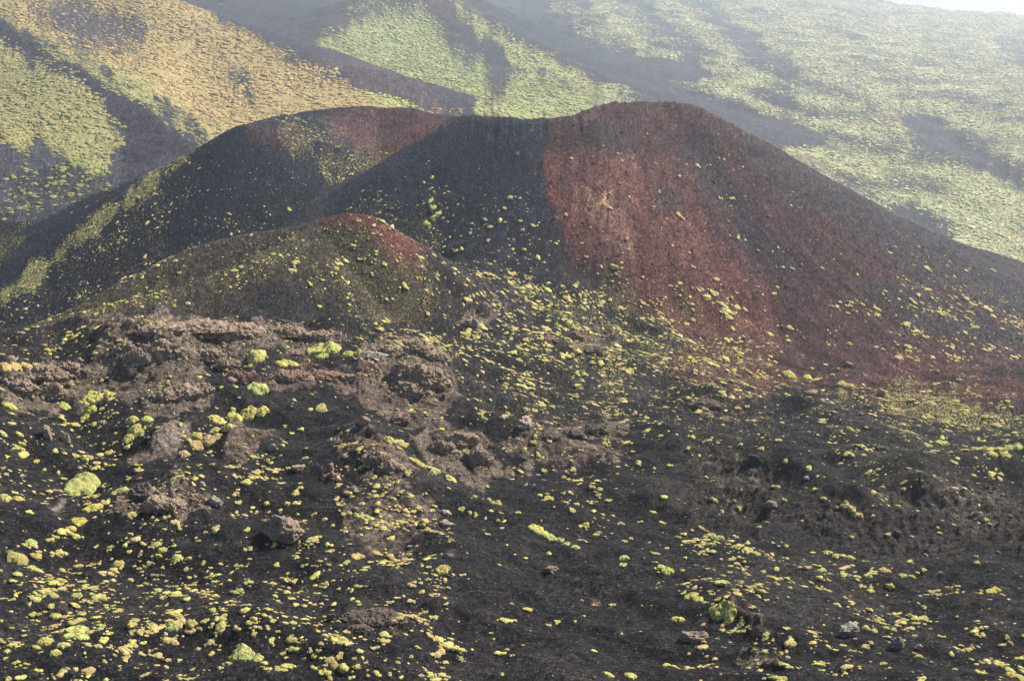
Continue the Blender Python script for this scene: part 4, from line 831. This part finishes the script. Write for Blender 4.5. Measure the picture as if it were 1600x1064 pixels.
# the spire
x,y,z=W(269,778); m=1/pxm(y); o=rock_obj('rock_spire',x,y,z+.35,9*m,8*m,26*m,'brown',1777,4,12,.55,.12,rot=.4); v_=np.array([q.co[:] for q in o.data.vertices]); zz=np.clip((v_[:,2]+26*m)/(52*m),0,1); v_[:,:2]*=(1.25-.95*zz)[:,None]; o.data.vertices.foreach_set('co',v_.astype(np.float32).ravel()); lab(o,'pointed brown lava spire rising from the rubble outcrop on the left slope','rock')
# scattered stones
Ds=np.zeros(len(cidx)); m_=nearg&(cl==G); Ds[m_]=.30+3.0*np.clip(crock[m_],0,1)+1.6*csc[m_]
for p_,d,L in [([(860,200),(1100,170),(1300,300),(1640,480),(1640,560),(1100,560),(900,450)],.35,[CO]),([(860,260),(1100,260),(1150,400),(900,420)],.5,[CO]),([(430,340),(640,340),(700,470),(480,520)],.35,[SM]),([(0,540),(400,360),(500,350),(300,480)],.3,[SM]),([(100,500),(385,190),(600,240),(500,420)],.12,[CR]),([(560,300),(735,182),(860,190),(860,420),(640,400)],.25,[CO])]:
    Ds=np.maximum(Ds,D2(p_,d,20,L))
Ds*=np.exp(1.6*fbm(cx_/3,cy_/3,3,171))*.6*(cy_<330)
X4,Y4,Z4,w4=sample(Ds); r4=np.clip(np.exp(rng.normal(-2.85,.55,len(X4))),.03,.40)*np.clip(Y4/120,.8,1.9)
p4x,p4y=proj(X4,Y4,Z4); kb=rng.random(len(X4)); t4=COL[cidx][w4]*(.5+1.0*kb)[:,None]+np.array([.06,.048,.04])*(.2+kb)[:,None]
ap=r4*F/Y4; vi=(p4x>4)&(p4x<1596)&(p4y>330)&(p4y<1060); od=np.argsort(-np.where(vi,ap,0)); STN=[]
for i in od:
    if len(STN)>=250: break
    wx=W(p4x[i],p4y[i])
    if abs(wx[1]-Y4[i])<Y4[i]*.03: STN.append(i)
SRM=[]
for s_ in range(8):
    v,f=rockv(1500+s_,2,9,.55,.06)
    for tn in ('brown','dark','grey'):
        me=mesh_np('stone',v,tris=f,smooth=False); fattr(me,'tint',np.tile(jitc(RT[tn],.08),(len(v),1)),'FLOAT_COLOR'); me.materials.append(RM); SRM.append((me,tn))
for i in STN:
    me,tn=SRM[int(rng.integers(0,24))]; o=link(bpy.data.objects.new('loose_stone',me)); o.location=(X4[i],Y4[i],Z4[i]+r4[i]*.15); o.rotation_euler=(0,0,rng.random()*6.28); r_=float(r4[i]); o.scale=(r_*rng.uniform(.9,1.4),r_*rng.uniform(.8,1.2),r_*rng.uniform(.6,1.0)); reg(o,float(p4x[i]),float(p4y[i]),float(ap[i]),'stone',tn,1)
kp=np.ones(len(X4),bool); kp[STN]=False
merged('scattered_stones',[rockv(1600+i,1,8,.55,.04) for i in range(6)],X4[kp],Y4[kp],Z4[kp]+r4[kp]*.2,r4[kp],t4[kp],RM)
print('stones',len(X4),round(time.time()-T0,1))
# ---------------------------------------------------------------- labels for the plants and stones
LM=[((448,826),'the largest brown boulder'),((250,790),'the rubble outcrop with the spire'),((335,783),'the smooth grey rock'),((655,600),'the big central crag'),((130,764),'the large flat green cushion'),((26,874),'the olive dome at the left edge'),((838,829),'the long cushion chain with a domed end'),
((650,720),'the chain of yellow cushions'),((720,695),'the rounded rubble mound'),((516,963),'the small dark boulder'),((271,968),'the two touching green domes'),((118,990),'the bright domed cushion at lower left'),((374,1024),'the large green dome at the bottom'),((1129,956),'the largest yellow cushion on the right'),
((1402,1003),'the grey rock with a green cushion'),((1090,993),'the low wide brown rock'),((1329,985),'the low grey-brown rock'),((821,662),'the pale wedge-shaped rock'),((697,808),'the grey egg-shaped stone'),((516,740),'the jagged red-brown rock'),((508,549),'the largest bright green cushion'),((403,608),'the olive cushion below the crest'),
((160,635),'the yellow cushion patch'),((370,655),'the long yellow mat'),((315,690),'the straw-coloured mat'),((75,590),'the far left outcrop'),((270,612),'the lower clinker outcrop'),((1471,696),'the green mounds on the right'),((1320,602),'the plant belt below the red cone'),((1200,770),'the eroded scarp'),((1530,790),'the dark rough hill at right'),
((1320,870),'the slim yellow mat on the right slope'),((1551,924),'the lumpy cushion near the right edge'),((1050,890),'the yellow cushion pair in the ash hollow'),((860,890),'the flat reddish rubble'),((691,890),'the oval cushion in mid slope'),((1584,1056),'the bottom right corner mat'),((968,1055),'the two bottom-edge cushions'),((560,1000),'the low rubble strip at the bottom'),
((1500,500),'the right flank of the red cone'),((1000,540),'the foot of the red cone'),((1300,540),'the dark red apron of the cone'),((600,420),'the small red-topped cone'),((1000,300),'the red face of the big cone'),((200,400),'the dark crater hill'),((940,660),'the rubble rise in mid slope'),((1120,845),'the green mat above the right slope'),((1400,640),'the yellow belt'),((580,556),'the flat grey slab'),((1230,1040),'the rough ridge at the bottom right'),((50,1040),'the bottom left corner'),((900,990),'the bare ash in the lower middle'),((440,900),'the ash below the largest boulder')]
def rel(px,py):
    d=[(math.hypot(px-a,(py-b)*1.3),k_) for k_,((a,b),n_) in enumerate(LM)]; dd,k_=min(d); (a,b),nm=LM[k_]; dx,dy=px-a,py-b
    near='just ' if dd<32 else ('' if dd<75 else 'well ')
    if dd<9: return 'at '+nm
    an=math.degrees(math.atan2(-dy*1.3,dx))%360
    w_=['right of','above and right of','above','above and left of','left of','below and left of','below','below and right of'][int(((an+22.5)%360)//45)]
    return near+w_+' '+nm
used={}
SHP=['round','lumpy','oval','low']
cand=[]
for j,(o,px,py,r,kd,cw,ns) in enumerate(THINGS):
    if kd=='stone':
        s='small' if r<4 else 'fist-shaped'; base_l=f"{ {'brown':'brown','dark':'dark','grey':'grey'}[cw]} lava stone {rel(px,py)}"; cat='stone'; grp='loose lava stones on the ash'
    else:
        s='tiny' if r<5.2 else 'small' if r<7 else 'medium' if r<10 else 'large' if r<18 else 'very large'
        base_l=f"{s} {CW[cw]} {'cushion mat of merged lobes' if ns>2 else 'two-lobed cushion' if ns==2 else 'cushion plant'} {rel(px,py)}"; cat='cushion plant'; grp='cushion plants on the ash slopes'
    o['category']=cat; o['group']=grp; cand.append((base_l,px,py,o))
from collections import defaultdict
dd_=defaultdict(list)
for b_,px,py,o in cand: dd_[b_].append((px,py,o))
ORD=['first','second','third','fourth','fifth','sixth','seventh','eighth','ninth','tenth','eleventh','twelfth']
for b_,l in dd_.items():
    if len(l)==1: l[0][2]['label']=b_; continue
    l.sort(key=lambda q:q[0])
    for k_,(px,py,o) in enumerate(l):
        if len(l)==2: pre=['leftmost','rightmost'][k_]
        else: pre='leftmost' if k_==0 else 'rightmost' if k_==len(l)-1 else f"{ORD[min(k_,11)]} from left"
        o['label']=pre+' '+b_ if 'from' not in pre else b_+', '+pre
for o in [q[0] for q in THINGS]:
    ws=o['label'].split()
    if len(ws)>16: o['label']=' '.join(w_ for w_ in ws if w_ not in ('well','just','the','plant','merged','of','at','a','with'))
print('labels',len(THINGS),round(time.time()-T0,1))
